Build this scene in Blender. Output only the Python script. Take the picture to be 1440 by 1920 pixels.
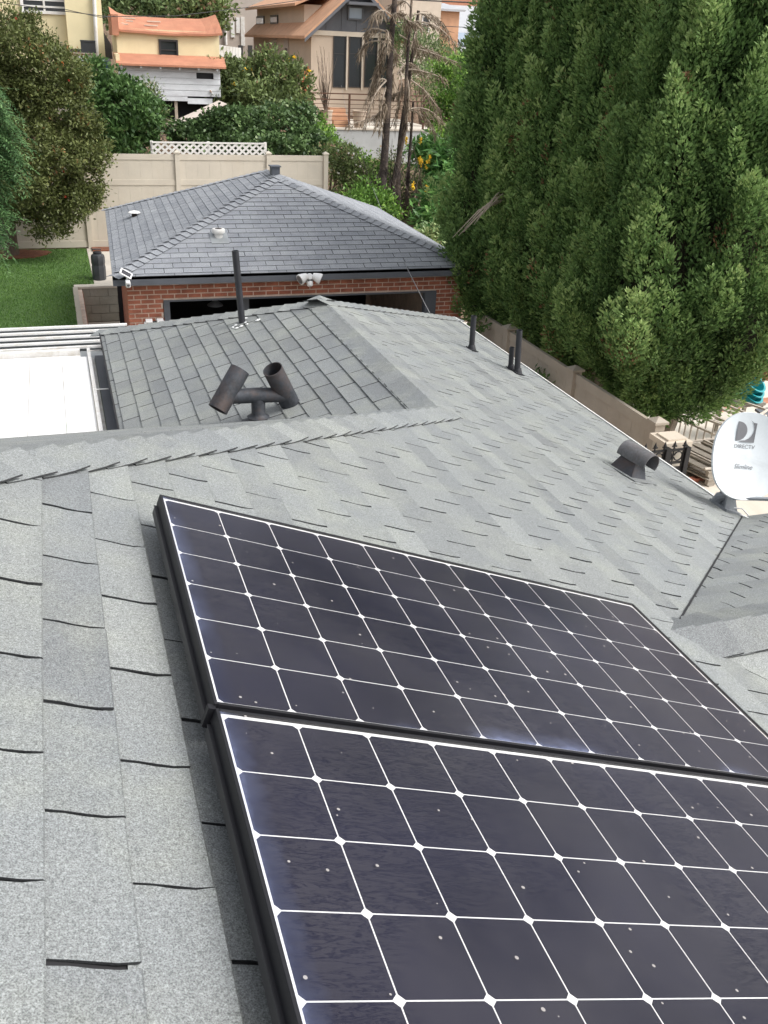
import bpy, bmesh, math, random
import numpy as np
from mathutils import Matrix, Vector

for _o in list(bpy.data.objects):
    bpy.data.objects.remove(_o)
SC = bpy.context.scene
COL = SC.collection
rnd = random.Random(7)
NR = np.random.default_rng(11)

# ------------------------------------------------------------------ camera
CAMZ = 6.0
FPX = 1762.83
CAM = np.array([[0.94962562, -0.10303988, 0.29596279],
                [-0.31068297, -0.43332378, 0.84599444],
                [0.04107655, -0.89532859, -0.4435081]])
cam = bpy.data.cameras.new('camera')
cam.sensor_fit = 'HORIZONTAL'
cam.sensor_width = 36.0
cam.lens = 36.0 * FPX / 1440.0
cam.clip_start = 0.05
cam.clip_end = 2000
camo = bpy.data.objects.new('camera', cam)
COL.objects.link(camo)
mw = Matrix.Identity(4)
for r in range(3):
    mw[r][0] = CAM[r][0]
    mw[r][1] = -CAM[r][1]
    mw[r][2] = -CAM[r][2]
mw[2][3] = CAMZ
camo.matrix_world = mw
SC.camera = camo

# ------------------------------------------------------------------ sky and sun (thin bright overcast)
SUN_EL, SUN_AZ = math.radians(48), math.radians(121)   # azimuth from +Y, clockwise
world = bpy.data.worlds.new('World')
SC.world = world
world.use_nodes = True
wn = world.node_tree
bg = wn.nodes['Background']
sky = wn.nodes.new('ShaderNodeTexSky')
sky.sky_type = 'NISHITA'
sky.sun_disc = False
sky.sun_elevation = SUN_EL
sky.sun_rotation = SUN_AZ
sky.air_density = 1.0
sky.dust_density = 4.0
sky.ozone_density = 1.0
hs = wn.nodes.new('ShaderNodeHueSaturation')
hs.inputs['Saturation'].default_value = 0.22
wn.links.new(sky.outputs[0], hs.inputs['Color'])
wn.links.new(hs.outputs[0], bg.inputs['Color'])
bg.inputs['Strength'].default_value = 0.15
sl = bpy.data.lights.new('sun', 'SUN')
sl.energy = 1.35
sl.angle = math.radians(24)
sl.color = (1.0, 0.975, 0.94)
suno = bpy.data.objects.new('sun', sl)
COL.objects.link(suno)
sd = Vector((math.sin(SUN_AZ) * math.cos(SUN_EL), math.cos(SUN_AZ) * math.cos(SUN_EL), math.sin(SUN_EL)))
suno.rotation_euler = sd.to_track_quat('Z', 'Y').to_euler()
suno.location = (6, -6, 20)
SC.view_settings.view_transform = 'Standard'
SC.view_settings.look = 'None'
SC.view_settings.gamma = 1.0
SC.view_settings.use_curve_mapping = False
SC.view_settings.exposure = 0.76

# ------------------------------------------------------------------ pixel -> place helpers
def ray(x, y):
    return CAM @ np.array([(x - 720) / FPX, (y - 960) / FPX, 1.0])

def at(x, y, Y=None, X=None, Z=None):
    """point seen at photo pixel (x, y) on the plane of known Y, X or Z"""
    r = ray(x, y)
    if Y is not None:
        k = Y / r[1]
    elif X is not None:
        k = X / r[0]
    else:
        k = (Z - CAMZ) / r[2]
    return Vector((r[0] * k, r[1] * k, r[2] * k + CAMZ))

def proj(p):
    c = CAM.T @ (np.array([p[0], p[1], p[2] - CAMZ]))
    return 720 + FPX * c[0] / c[2], 960 + FPX * c[1] / c[2], c[2]

# ------------------------------------------------------------------ object helpers
def tag(o, label=None, cat=None, group=None, kind=None):
    if label: o['label'] = label
    if cat: o['category'] = cat
    if group: o['group'] = group
    if kind: o['kind'] = kind
    return o

def thing(name, loc, label, cat, group=None):
    o = bpy.data.objects.new(name, None)
    o.empty_display_size = 0.1
    COL.objects.link(o)
    o.location = loc
    return tag(o, label, cat, group)

def link(name, me, parent=None, mat=None, loc=None):
    o = bpy.data.objects.new(name, me)
    COL.objects.link(o)
    if mat is not None and not me.materials:
        me.materials.append(mat)
    if parent is not None:
        o.parent = parent
    if loc is not None:
        o.location = loc
    return o

def wloc(o):
    v = Vector((0, 0, 0))
    while o is not None:
        v = v + o.location
        o = o.parent
    return v

class MB:
    """collects shapes in world coordinates, builds ONE mesh object"""
    def __init__(s):
        s.v, s.f = [], []

    def add(s, vs, fs):
        b = len(s.v)
        s.v += [tuple(v) for v in vs]
        s.f += [tuple(i + b for i in f) for f in fs]
        return s

    def box(s, c, d, rot=None):
        x, y, z = d[0] / 2, d[1] / 2, d[2] / 2
        vs = [Vector((i, j, k)) for i in (-x, x) for j in (-y, y) for k in (-z, z)]
        if rot is not None:
            vs = [rot @ v for v in vs]
        c = Vector(c)
        return s.add([v + c for v in vs], [(0, 1, 3, 2), (4, 6, 7, 5), (0, 4, 5, 1), (2, 3, 7, 6), (0, 2, 6, 4), (1, 5, 7, 3)])

    def box2(s, a, b):
        a, b = Vector(a), Vector(b)
        d = b - a
        return s.box((a + b) / 2, (abs(d.x), abs(d.y), abs(d.z)))

    def prism(s, poly, ext):
        n = len(poly)
        e = Vector(ext)
        vs = [Vector(p) for p in poly] + [Vector(p) + e for p in poly]
        fs = [tuple(range(n - 1, -1, -1)), tuple(range(n, 2 * n))]
        fs += [(i, (i + 1) % n, n + (i + 1) % n, n + i) for i in range(n)]
        return s.add(vs, fs)

    def bar(s, a, b, w, h, up=(0, 0, 1)):
        a, b = Vector(a), Vector(b)
        d = (b - a)
        L = d.length
        d.normalize()
        u = Vector(up)
        sx = d.cross(u)
        if sx.length < 1e-4:
            sx = d.cross(Vector((1, 0, 0)))
        sx.normalize()
        u = sx.cross(d)
        R = Matrix((sx, d, u)).transposed()
        return s.box((a + b) / 2, (w, L, h), R)

    def tube(s, pts, r, n=10, caps=True, inner=None):
        pts = [Vector(p) for p in pts]
        if not hasattr(r, '__len__'):
            r = [r] * len(pts)
        m = len(pts)
        ref = Vector((0, 0, 1))
        d0 = (pts[-1] - pts[0]).normalized()
        if abs(d0.z) > 0.9:
            ref = Vector((1, 0, 0))
        vs = []
        for i, p in enumerate(pts):
            d = (pts[min(i + 1, m - 1)] - pts[max(i - 1, 0)]).normalized()
            u = d.cross(ref).normalized()
            w = d.cross(u).normalized()
            for k in range(n):
                t = 2 * math.pi * k / n
                vs.append(p + (u * math.cos(t) + w * math.sin(t)) * r[i])
        fs = []
        for i in range(m - 1):
            for k in range(n):
                a, b = i * n + k, i * n + (k + 1) % n
                fs.append((a, b, b + n, a + n))
        if caps:
            fs.append(tuple(range(n - 1, -1, -1)))
            fs.append(tuple(range((m - 1) * n, m * n)))
        return s.add(vs, fs)

    def pipe(s, a, b, ro, ri, n=20):
        """open hollow tube from a to b"""
        a, b = Vector(a), Vector(b)
        d = (b - a).normalized()
        ref = Vector((0, 0, 1)) if abs(d.z) < 0.9 else Vector((1, 0, 0))
        u = d.cross(ref).normalized()
        w = d.cross(u).normalized()
        vs = []
        for p, r in ((a, ro), (b, ro), (b, ri), (a, ri)):
            for k in range(n):
                t = 2 * math.pi * k / n
                vs.append(p + (u * math.cos(t) + w * math.sin(t)) * r)
        fs = []
        for q in range(4):
            for k in range(n):
                i, j = q * n + k, q * n + (k + 1) % n
                i2, j2 = ((q + 1) % 4) * n + k, ((q + 1) % 4) * n + (k + 1) % n
                fs.append((i, j, j2, i2))
        return s.add(vs, fs)

    def lathe(s, c, prof, n=20, axis=(0, 0, 1)):
        c = Vector(c)
        d = Vector(axis).normalized()
        ref = Vector((0, 0, 1)) if abs(d.z) < 0.9 else Vector((1, 0, 0))
        u = d.cross(ref).normalized()
        w = d.cross(u).normalized()
        m = len(prof)
        vs = []
        for (r, h) in prof:
            for k in range(n):
                t = 2 * math.pi * k / n
                vs.append(c + d * h + (u * math.cos(t) + w * math.sin(t)) * r)
        fs = []
        for i in range(m - 1):
            for k in range(n):
                a, b = i * n + k, i * n + (k + 1) % n
                fs.append((a, b, b + n, a + n))
        fs.append(tuple(range(n - 1, -1, -1)))
        fs.append(tuple(range((m - 1) * n, m * n)))
        return s.add(vs, fs)

    def build(s, name, mat, parent=None, smooth=False, label=None, bevel=0):
        off = wloc(parent) if parent is not None else Vector((0, 0, 0))
        me = bpy.data.meshes.new(name)
        me.from_pydata([(v[0] - off.x, v[1] - off.y, v[2] - off.z) for v in s.v], [], s.f)
        me.materials.append(mat)
        bm = bmesh.new()
        bm.from_mesh(me)
        bmesh.ops.recalc_face_normals(bm, faces=bm.faces)
        bm.to_mesh(me)
        bm.free()
        if smooth:
            me.polygons.foreach_set('use_smooth', [True] * len(me.polygons))
            me.set_sharp_from_angle(angle=math.radians(40))
        me.update()
        o = link(name, me, parent)
        if bevel:
            b = o.modifiers.new('bevel', 'BEVEL')
            b.width = bevel
            b.segments = 2
            b.limit_method = 'ANGLE'
        if label: o['label'] = label
        return o

# ------------------------------------------------------------------ materials
MATS = {}
def nd(nt, typ, **kw):
    n = nt.nodes.new(typ)
    for k, v in kw.items():
        if hasattr(n, k):
            setattr(n, k, v)
        else:
            n.inputs[k.replace('_', ' ')].default_value = v
    return n

def c4(c):
    return (c[0], c[1], c[2], 1.0)

def pos_vec(nt, scale=(1, 1, 1), src='Position'):
    g = nt.nodes.new('ShaderNodeNewGeometry')
    m = nt.nodes.new('ShaderNodeMapping')
    m.inputs['Scale'].default_value = scale
    nt.links.new(g.outputs[src], m.inputs['Vector'])
    return m.outputs[0]

def noise(nt, vec, scale, detail=4, rough=0.6, dist=0.0):
    n = nt.nodes.new('ShaderNodeTexNoise')
    n.inputs['Scale'].default_value = scale
    n.inputs['Detail'].default_value = detail
    n.inputs['Roughness'].default_value = rough
    n.inputs['Distortion'].default_value = dist
    nt.links.new(vec, n.inputs['Vector'])
    return n.outputs['Fac']

def ramp(nt, fac, stops, interp='LINEAR'):
    r = nt.nodes.new('ShaderNodeValToRGB')
    cr = r.color_ramp
    cr.interpolation = interp
    while len(cr.elements) < len(stops):
        cr.elements.new(0.5)
    for e, (p, c) in zip(cr.elements, stops):
        e.position = p
        e.color = c4(c) if hasattr(c, '__len__') else (c, c, c, 1)
    nt.links.new(fac, r.inputs['Fac'])
    return r.outputs['Color']

def mixc(nt, fac, a, b, mode='MIX'):
    m = nt.nodes.new('ShaderNodeMix')
    m.data_type = 'RGBA'
    m.blend_type = mode
    for sock, val in ((m.inputs['Factor'], fac), (m.inputs[6], a), (m.inputs[7], b)):
        if hasattr(val, 'links') or hasattr(val, 'is_linked'):
            nt.links.new(val, sock)
        elif hasattr(val, '__len__'):
            sock.default_value = c4(val)
        else:
            sock.default_value = val
    return m.outputs[2]

def bump(nt, h, strength, dist):
    b = nt.nodes.new('ShaderNodeBump')
    b.inputs['Strength'].default_value = strength
    b.inputs['Distance'].default_value = dist
    nt.links.new(h, b.inputs['Height'])
    return b.outputs[0]

def newmat(name):
    m = bpy.data.materials.new(name)
    m.use_nodes = True
    MATS[name] = m
    return m, m.node_tree, m.node_tree.nodes['Principled BSDF']

def mat(name, col, rough=0.7, metal=0.0, var=0.25, scale=3.0, fine=0.12, fscale=60.0, bmp=0.15, bdist=0.004, dirt=None, dscale=1.2, stretch=(1, 1, 1), spec=0.5):
    """painted/mineral surface: large patches, fine grain, optional dirt, light relief"""
    m, nt, p = newmat(name)
    v = pos_vec(nt, stretch)
    lo = [c * (1 - var) for c in col]
    hi = [min(1, c * (1 + var)) for c in col]
    base = ramp(nt, noise(nt, v, scale, 5, 0.6), [(0.3, lo), (0.7, hi)])
    f = noise(nt, v, fscale, 3, 0.6)
    base = mixc(nt, fine, base, ramp(nt, f, [(0.25, (0, 0, 0)), (0.75, hi)]), 'MIX')
    if dirt is not None:
        d = ramp(nt, noise(nt, v, dscale, 6, 0.7, 0.6), [(0.48, 0.0), (0.7, 0.75)])
        base = mixc(nt, d, base, dirt)
    nt.links.new(base, p.inputs['Base Color'])
    p.inputs['Roughness'].default_value = rough
    p.inputs['Metallic'].default_value = metal
    p.inputs['Specular IOR Level'].default_value = spec
    if bmp:
        nt.links.new(bump(nt, f, bmp, bdist), p.inputs['Normal'])
    return m

def shingle_mat(name, c_lo, c_hi, tint_a, tint_b, grain=(0.45, 1.45)):
    m, nt, p = newmat(name)
    v = pos_vec(nt)
    at_ = nt.nodes.new('ShaderNodeAttribute')
    at_.attribute_name = 'rnd'
    base = ramp(nt, at_.outputs['Fac'], [(0.0, c_lo), (1.0, c_hi)])
    big = noise(nt, v, 1.1, 4, 0.6)
    base = mixc(nt, ramp(nt, big, [(0.40, 0.0), (0.62, 0.55)]), base, tint_a)
    mid = noise(nt, v, 3.3, 4, 0.65)
    base = mixc(nt, ramp(nt, mid, [(0.46, 0.0), (0.72, 0.5)]), base, tint_b)
    gr = noise(nt, v, 320.0, 2, 0.7)
    gr2 = noise(nt, v, 130.0, 2, 0.6)
    g = ramp(nt, gr, [(0.30, grain[0]), (0.5, 1.0), (0.70, grain[1])])
    g2 = ramp(nt, gr2, [(0.3, 0.78), (0.7, 1.2)])
    mul = nt.nodes.new('ShaderNodeMix'); mul.data_type = 'RGBA'; mul.blend_type = 'MULTIPLY'
    mul.inputs['Factor'].default_value = 1.0
    nt.links.new(base, mul.inputs[6]); nt.links.new(g, mul.inputs[7])
    mul2 = nt.nodes.new('ShaderNodeMix'); mul2.data_type = 'RGBA'; mul2.blend_type = 'MULTIPLY'
    mul2.inputs['Factor'].default_value = 1.0
    nt.links.new(mul.outputs[2], mul2.inputs[6]); nt.links.new(g2, mul2.inputs[7])
    ed = nt.nodes.new('ShaderNodeAttribute'); ed.attribute_name = 'edge'
    wk = mixc(nt, 0.0, (1, 1, 1), (0.16, 0.16, 0.17), 'MULTIPLY')
    nt.links.new(ed.outputs['Fac'], wk.node.inputs['Factor'])
    fin = mixc(nt, 1.0, mul2.outputs[2], wk, 'MULTIPLY')
    nt.links.new(fin, p.inputs['Base Color'])
    p.inputs['Roughness'].default_value = 0.62
    p.inputs['Specular IOR Level'].default_value = 0.5
    nt.links.new(bump(nt, gr, 0.6, 0.0025), p.inputs['Normal'])
    return m

def leaf_mat(name, stops, rough=0.55, trans=0.25):
    m, nt, p = newmat(name)
    a = nt.nodes.new('ShaderNodeAttribute')
    a.attribute_name = 'rnd'
    col = ramp(nt, a.outputs['Fac'], stops)
    nt.links.new(col, p.inputs['Base Color'])
    p.inputs['Roughness'].default_value = rough
    p.inputs['Specular IOR Level'].default_value = 0.3
    t = nt.nodes.new('ShaderNodeBsdfTranslucent')
    nt.links.new(col, t.inputs['Color'])
    mx = nt.nodes.new('ShaderNodeMixShader')
    mx.inputs[0].default_value = trans
    out = nt.nodes['Material Output']
    nt.links.new(p.outputs[0], mx.inputs[1])
    nt.links.new(t.outputs[0], mx.inputs[2])
    nt.links.new(mx.outputs[0], out.inputs['Surface'])
    return m
shingle_mat('roof_shingle', (0.168, 0.177, 0.179), (0.268, 0.281, 0.271), (0.210, 0.226, 0.233), (0.308, 0.322, 0.278), (0.42, 1.5))
shingle_mat('garage_shingle', (0.20, 0.212, 0.232), (0.32, 0.332, 0.352), (0.24, 0.255, 0.28), (0.37, 0.385, 0.40))
mat('deck_felt', (0.02, 0.02, 0.022), 0.95, var=0.2)
mat('black_metal', (0.028, 0.028, 0.032), 0.45, metal=0.3, var=0.2, bmp=0.05)
mat('frame_black', (0.016, 0.016, 0.019), 0.5, spec=0.25, metal=0.0, var=0.15, bmp=0.03, fine=0.2)
mat('pipe_black', (0.02, 0.021, 0.026), 0.55, var=0.3, scale=8, bmp=0.1)
mat('vent_metal', (0.055, 0.06, 0.07), 0.62, metal=0.35, var=0.45, scale=7, fine=0.3, fscale=40, bmp=0.3, dirt=(0.10, 0.065, 0.05), dscale=4)
mat('hood_metal', (0.16, 0.16, 0.165), 0.6, metal=0.3, var=0.35, scale=9, fine=0.3, bmp=0.2, dirt=(0.13, 0.10, 0.09), dscale=5)
mat('vent_dark', (0.03, 0.02, 0.018), 0.9)  # near-black stand-in for shade inside vent mouths, also colours one stem
mat('white_paint', (0.78, 0.77, 0.74), 0.5, var=0.06, fine=0.05, bmp=0.05, dirt=(0.55, 0.50, 0.42), dscale=2.0)
mat('patio_white', (0.84, 0.835, 0.82), 0.45, var=0.03, fine=0.03, bmp=0.02, dirt=(0.70, 0.67, 0.60), dscale=0.8)
mat('patio_edge', (0.74, 0.73, 0.71), 0.5, var=0.1, fine=0.1, bmp=0.05, dirt=(0.45, 0.40, 0.32), dscale=3)
mat('grey_metal', (0.34, 0.36, 0.37), 0.45, metal=0.3, var=0.2, bmp=0.05)
mat('dish_white', (0.72, 0.76, 0.78), 0.35, var=0.04, fine=0.04, bmp=0.02, dirt=(0.58, 0.61, 0.62), dscale=4)
mat('dish_grey', (0.30, 0.32, 0.34), 0.5, metal=0.2, var=0.15, bmp=0.1)
mat('dish_print', (0.20, 0.20, 0.21), 0.5, var=0.05, bmp=0)
mat('brick', (0.40, 0.14, 0.085), 0.85, var=0.4, scale=5.5, fine=0.3, fscale=90, bmp=0.5, bdist=0.004)
mat('mortar', (0.74, 0.60, 0.50), 0.95, var=0.2, scale=6, fine=0.2, bmp=0.5, bdist=0.004)
mat('fascia_grey', (0.105, 0.115, 0.135), 0.5, var=0.15, scale=2, fine=0.1, bmp=0.1)
mat('dark_interior', (0.02, 0.02, 0.022), 0.8, var=0.3)  # near-black tone standing in for shade indoors and under the shed
mat('lamp_tin', (0.35, 0.36, 0.38), 0.4, metal=0.7, var=0.1)
mat('white_plastic', (0.74, 0.74, 0.74), 0.4, var=0.03, fine=0.03, bmp=0)
mat('dark_plastic', (0.05, 0.055, 0.06), 0.5, var=0.2, bmp=0.05)
mat('cell_dark', (0.02, 0.02, 0.03), 0.25, var=0.1, bmp=0)
mat('vinyl_beige', (0.54, 0.49, 0.41), 0.5, var=0.06, scale=2, fine=0.05, bmp=0.03, dirt=(0.52, 0.46, 0.37), dscale=0.9)
mat('vinyl_tan', (0.40, 0.35, 0.29), 0.6, var=0.08, scale=2, fine=0.06, bmp=0.03, dirt=(0.33, 0.28, 0.22), dscale=1.0)
mat('lattice_white', (0.74, 0.72, 0.68), 0.6, var=0.08, fine=0.08, bmp=0.05)
mat('cinder_block', (0.46, 0.45, 0.38), 0.95, var=0.15, scale=3, fine=0.2, bmp=0.5, dirt=(0.36, 0.34, 0.27), dscale=2)
mat('block_mortar', (0.38, 0.36, 0.31), 0.95, var=0.15)
mat('concrete', (0.50, 0.46, 0.40), 0.9, var=0.15, scale=0.7, fine=0.12, bmp=0.3, dirt=(0.36, 0.31, 0.26), dscale=0.6)
mat('concrete_pale', (0.62, 0.57, 0.49), 0.9, var=0.1, scale=0.6, fine=0.1, bmp=0.3, dirt=(0.5, 0.43, 0.35), dscale=0.5)
mat('retaining_concrete', (0.46, 0.47, 0.47), 0.9, var=0.14, scale=0.8, fine=0.1, bmp=0.3, dirt=(0.36, 0.36, 0.35), dscale=0.8)
mat('red_mulch', (0.20, 0.075, 0.04), 0.95, var=0.4, scale=8, fine=0.4, fscale=30, bmp=1.0, bdist=0.02)
mat('soil', (0.19, 0.125, 0.08), 0.95, var=0.35, scale=1.2, fine=0.3, fscale=20, bmp=1.0, bdist=0.03)
mat('orange_soil', (0.42, 0.25, 0.12), 0.95, var=0.3, scale=2.5, fine=0.25, fscale=20, bmp=1.0, bdist=0.03, dirt=(0.28, 0.14, 0.06), dscale=2)
mat('turf_base', (0.075, 0.15, 0.035), 0.9, var=0.3, scale=0.8, fine=0.4, fscale=60, bmp=1.0, bdist=0.02)
mat('bark', (0.14, 0.105, 0.08), 0.95, var=0.35, scale=6, fine=0.3, fscale=30, bmp=1.0, bdist=0.02, stretch=(1, 1, 0.25))
mat('bark_grey', (0.24, 0.20, 0.165), 0.95, var=0.3, scale=6, fine=0.3, fscale=30, bmp=1.0, bdist=0.02, stretch=(1, 1, 0.25))
mat('burnt_bark', (0.045, 0.034, 0.03), 0.95, var=0.5, scale=3, fine=0.3, fscale=30, bmp=1.0, bdist=0.03, dirt=(0.26, 0.20, 0.15), dscale=1.4)
mat('dead_wood', (0.42, 0.35, 0.28), 0.9, var=0.25, scale=5, fine=0.2, bmp=0.4)
mat('yellow_stucco', (0.74, 0.65, 0.41), 0.9, var=0.08, scale=0.8, fine=0.08, bmp=0.3, dirt=(0.58, 0.50, 0.30), dscale=0.45)
mat('beige_stucco', (0.52, 0.42, 0.33), 0.9, var=0.07, scale=0.8, fine=0.06, bmp=0.3, dirt=(0.46, 0.37, 0.29), dscale=0.4)
mat('beige_trim', (0.62, 0.54, 0.44), 0.7, var=0.06, bmp=0.1)
mat('taupe_stucco', (0.46, 0.40, 0.35), 0.9, var=0.1, scale=0.5, fine=0.08, bmp=0.3)
mat('terracotta', (0.47, 0.21, 0.125), 0.85, var=0.16, scale=2.5, fine=0.15, bmp=0.4, dirt=(0.38, 0.15, 0.09), dscale=0.9)
mat('orange_shingle', (0.58, 0.33, 0.20), 0.85, var=0.14, scale=2, fine=0.15, bmp=0.4)
mat('white_siding', (0.66, 0.68, 0.70), 0.75, var=0.12, scale=2.5, fine=0.12, bmp=0.3, dirt=(0.46, 0.46, 0.48), dscale=1.3, stretch=(0.6, 1, 1.6))
mat('slate_siding', (0.12, 0.125, 0.14), 0.75, var=0.12, bmp=0.2)
mat('window_frame_dark', (0.03, 0.028, 0.028), 0.5, var=0.1, bmp=0)
mat('rust_iron', (0.11, 0.055, 0.035), 0.7, metal=0.3, var=0.3, scale=4, bmp=0.2)
mat('corten', (0.42, 0.15, 0.07), 0.8, var=0.25, scale=2, bmp=0.2)
mat('grey_roof', (0.42, 0.43, 0.45), 0.8, var=0.08, scale=1, bmp=0.2)
mat('pallet_wood', (0.34, 0.30, 0.25), 0.9, var=0.25, scale=3, fine=0.2, bmp=0.5, stretch=(0.4, 2, 2))
mat('frame_beige', (0.52, 0.46, 0.39), 0.6, var=0.15, scale=3, bmp=0.1)
mat('wrought_iron', (0.016, 0.016, 0.018), 0.5, var=0.2, bmp=0.1)
mat('teal_plastic', (0.015, 0.30, 0.33), 0.4, var=0.2, scale=5, bmp=0.05)
mat('green_hose', (0.03, 0.25, 0.12), 0.45, var=0.15, bmp=0)
mat('blue_plastic', (0.04, 0.10, 0.17), 0.45, var=0.15, bmp=0)
mat('orange_plastic', (0.75, 0.16, 0.03), 0.45, var=0.1, bmp=0)
mat('cable_black', (0.025, 0.025, 0.025), 0.6, var=0.1, bmp=0)
mat('cable_grey', (0.22, 0.22, 0.22), 0.6, var=0.1, bmp=0)
mat('flower_yellow', (0.85, 0.55, 0.03), 0.6, var=0.1, bmp=0)
mat('flower_white', (0.82, 0.80, 0.74), 0.6, var=0.06, bmp=0)
mat('flower_red', (0.42, 0.05, 0.02), 0.6, var=0.2, bmp=0)
mat('caulk_white', (0.72, 0.73, 0.72), 0.8, var=0.12, scale=20, fine=0.2, bmp=0.3)
leaf_mat('leaf_cypress', [(0.0, (0.04, 0.085, 0.026)), (0.4, (0.135, 0.24, 0.075)), (0.75, (0.26, 0.39, 0.13)), (0.97, (0.38, 0.50, 0.19)), (1.0, (0.26, 0.15, 0.08))], 0.6, 0.3)
leaf_mat('leaf_olive', [(0.0, (0.05, 0.06, 0.018)), (0.5, (0.12, 0.145, 0.045)), (0.85, (0.21, 0.24, 0.085)), (0.97, (0.26, 0.27, 0.10)), (1.0, (0.28, 0.15, 0.06))], 0.5)
leaf_mat('leaf_fern', [(0.0, (0.03, 0.07, 0.026)), (0.5, (0.075, 0.155, 0.055)), (1.0, (0.17, 0.29, 0.11))], 0.5)
leaf_mat('leaf_dark', [(0.0, (0.032, 0.072, 0.023)), (0.5, (0.087, 0.167, 0.049)), (0.9, (0.174, 0.290, 0.094)), (1.0, (0.290, 0.406, 0.160))], 0.4)
leaf_mat('leaf_ivy', [(0.0, (0.043, 0.080, 0.032)), (0.5, (0.109, 0.181, 0.065)), (0.9, (0.189, 0.290, 0.109)), (1.0, (0.348, 0.435, 0.203))], 0.4)
leaf_mat('leaf_bright', [(0.0, (0.065, 0.138, 0.026)), (0.5, (0.167, 0.319, 0.058)), (1.0, (0.392, 0.580, 0.116))], 0.45)
leaf_mat('leaf_rose', [(0.0, (0.065, 0.090, 0.035)), (0.5, (0.152, 0.203, 0.072)), (0.85, (0.246, 0.319, 0.116)), (1.0, (0.362, 0.217, 0.145))], 0.5)
leaf_mat('leaf_cassia', [(0.0, (0.043, 0.123, 0.032)), (0.5, (0.116, 0.261, 0.072)), (0.9, (0.217, 0.406, 0.116)), (1.0, (0.377, 0.551, 0.189))], 0.4)
leaf_mat('leaf_pale', [(0.0, (0.072, 0.116, 0.051)), (0.5, (0.160, 0.232, 0.094)), (1.0, (0.290, 0.377, 0.160))], 0.6)
leaf_mat('leaf_dead', [(0.0, (0.10, 0.075, 0.05)), (0.5, (0.23, 0.18, 0.13)), (1.0, (0.40, 0.33, 0.25))], 0.8, 0.15)
leaf_mat('grass_blade', [(0.0, (0.065, 0.14, 0.03)), (0.5, (0.11, 0.21, 0.048)), (1.0, (0.17, 0.28, 0.075))], 0.5, 0.2)

def glass_mat(name, tint, rough=0.05):
    m, nt, p = newmat(name)
    p.inputs['Base Color'].default_value = c4(tint)
    p.inputs['Roughness'].default_value = rough
    p.inputs['Specular IOR Level'].default_value = 0.8
    p.inputs['Coat Weight'].default_value = 0.5
    return m
glass_mat('window_glass', (0.03, 0.035, 0.04))
glass_mat('window_glass_pale', (0.30, 0.36, 0.44), 0.15)
glass_mat('solar_blue', (0.012, 0.016, 0.03), 0.1)

def cell_material():
    m, nt, p = newmat('solar_cell')
    v = pos_vec(nt)
    n = noise(nt, v, 2.0, 3)
    nt.links.new(ramp(nt, n, [(0.3, (0.009, 0.0095, 0.020)), (0.7, (0.013, 0.0135, 0.030))]), p.inputs['Base Color'])
    p.inputs['Roughness'].default_value = 0.4
    p.inputs['Specular IOR Level'].default_value = 0.05
cell_material()

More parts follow.
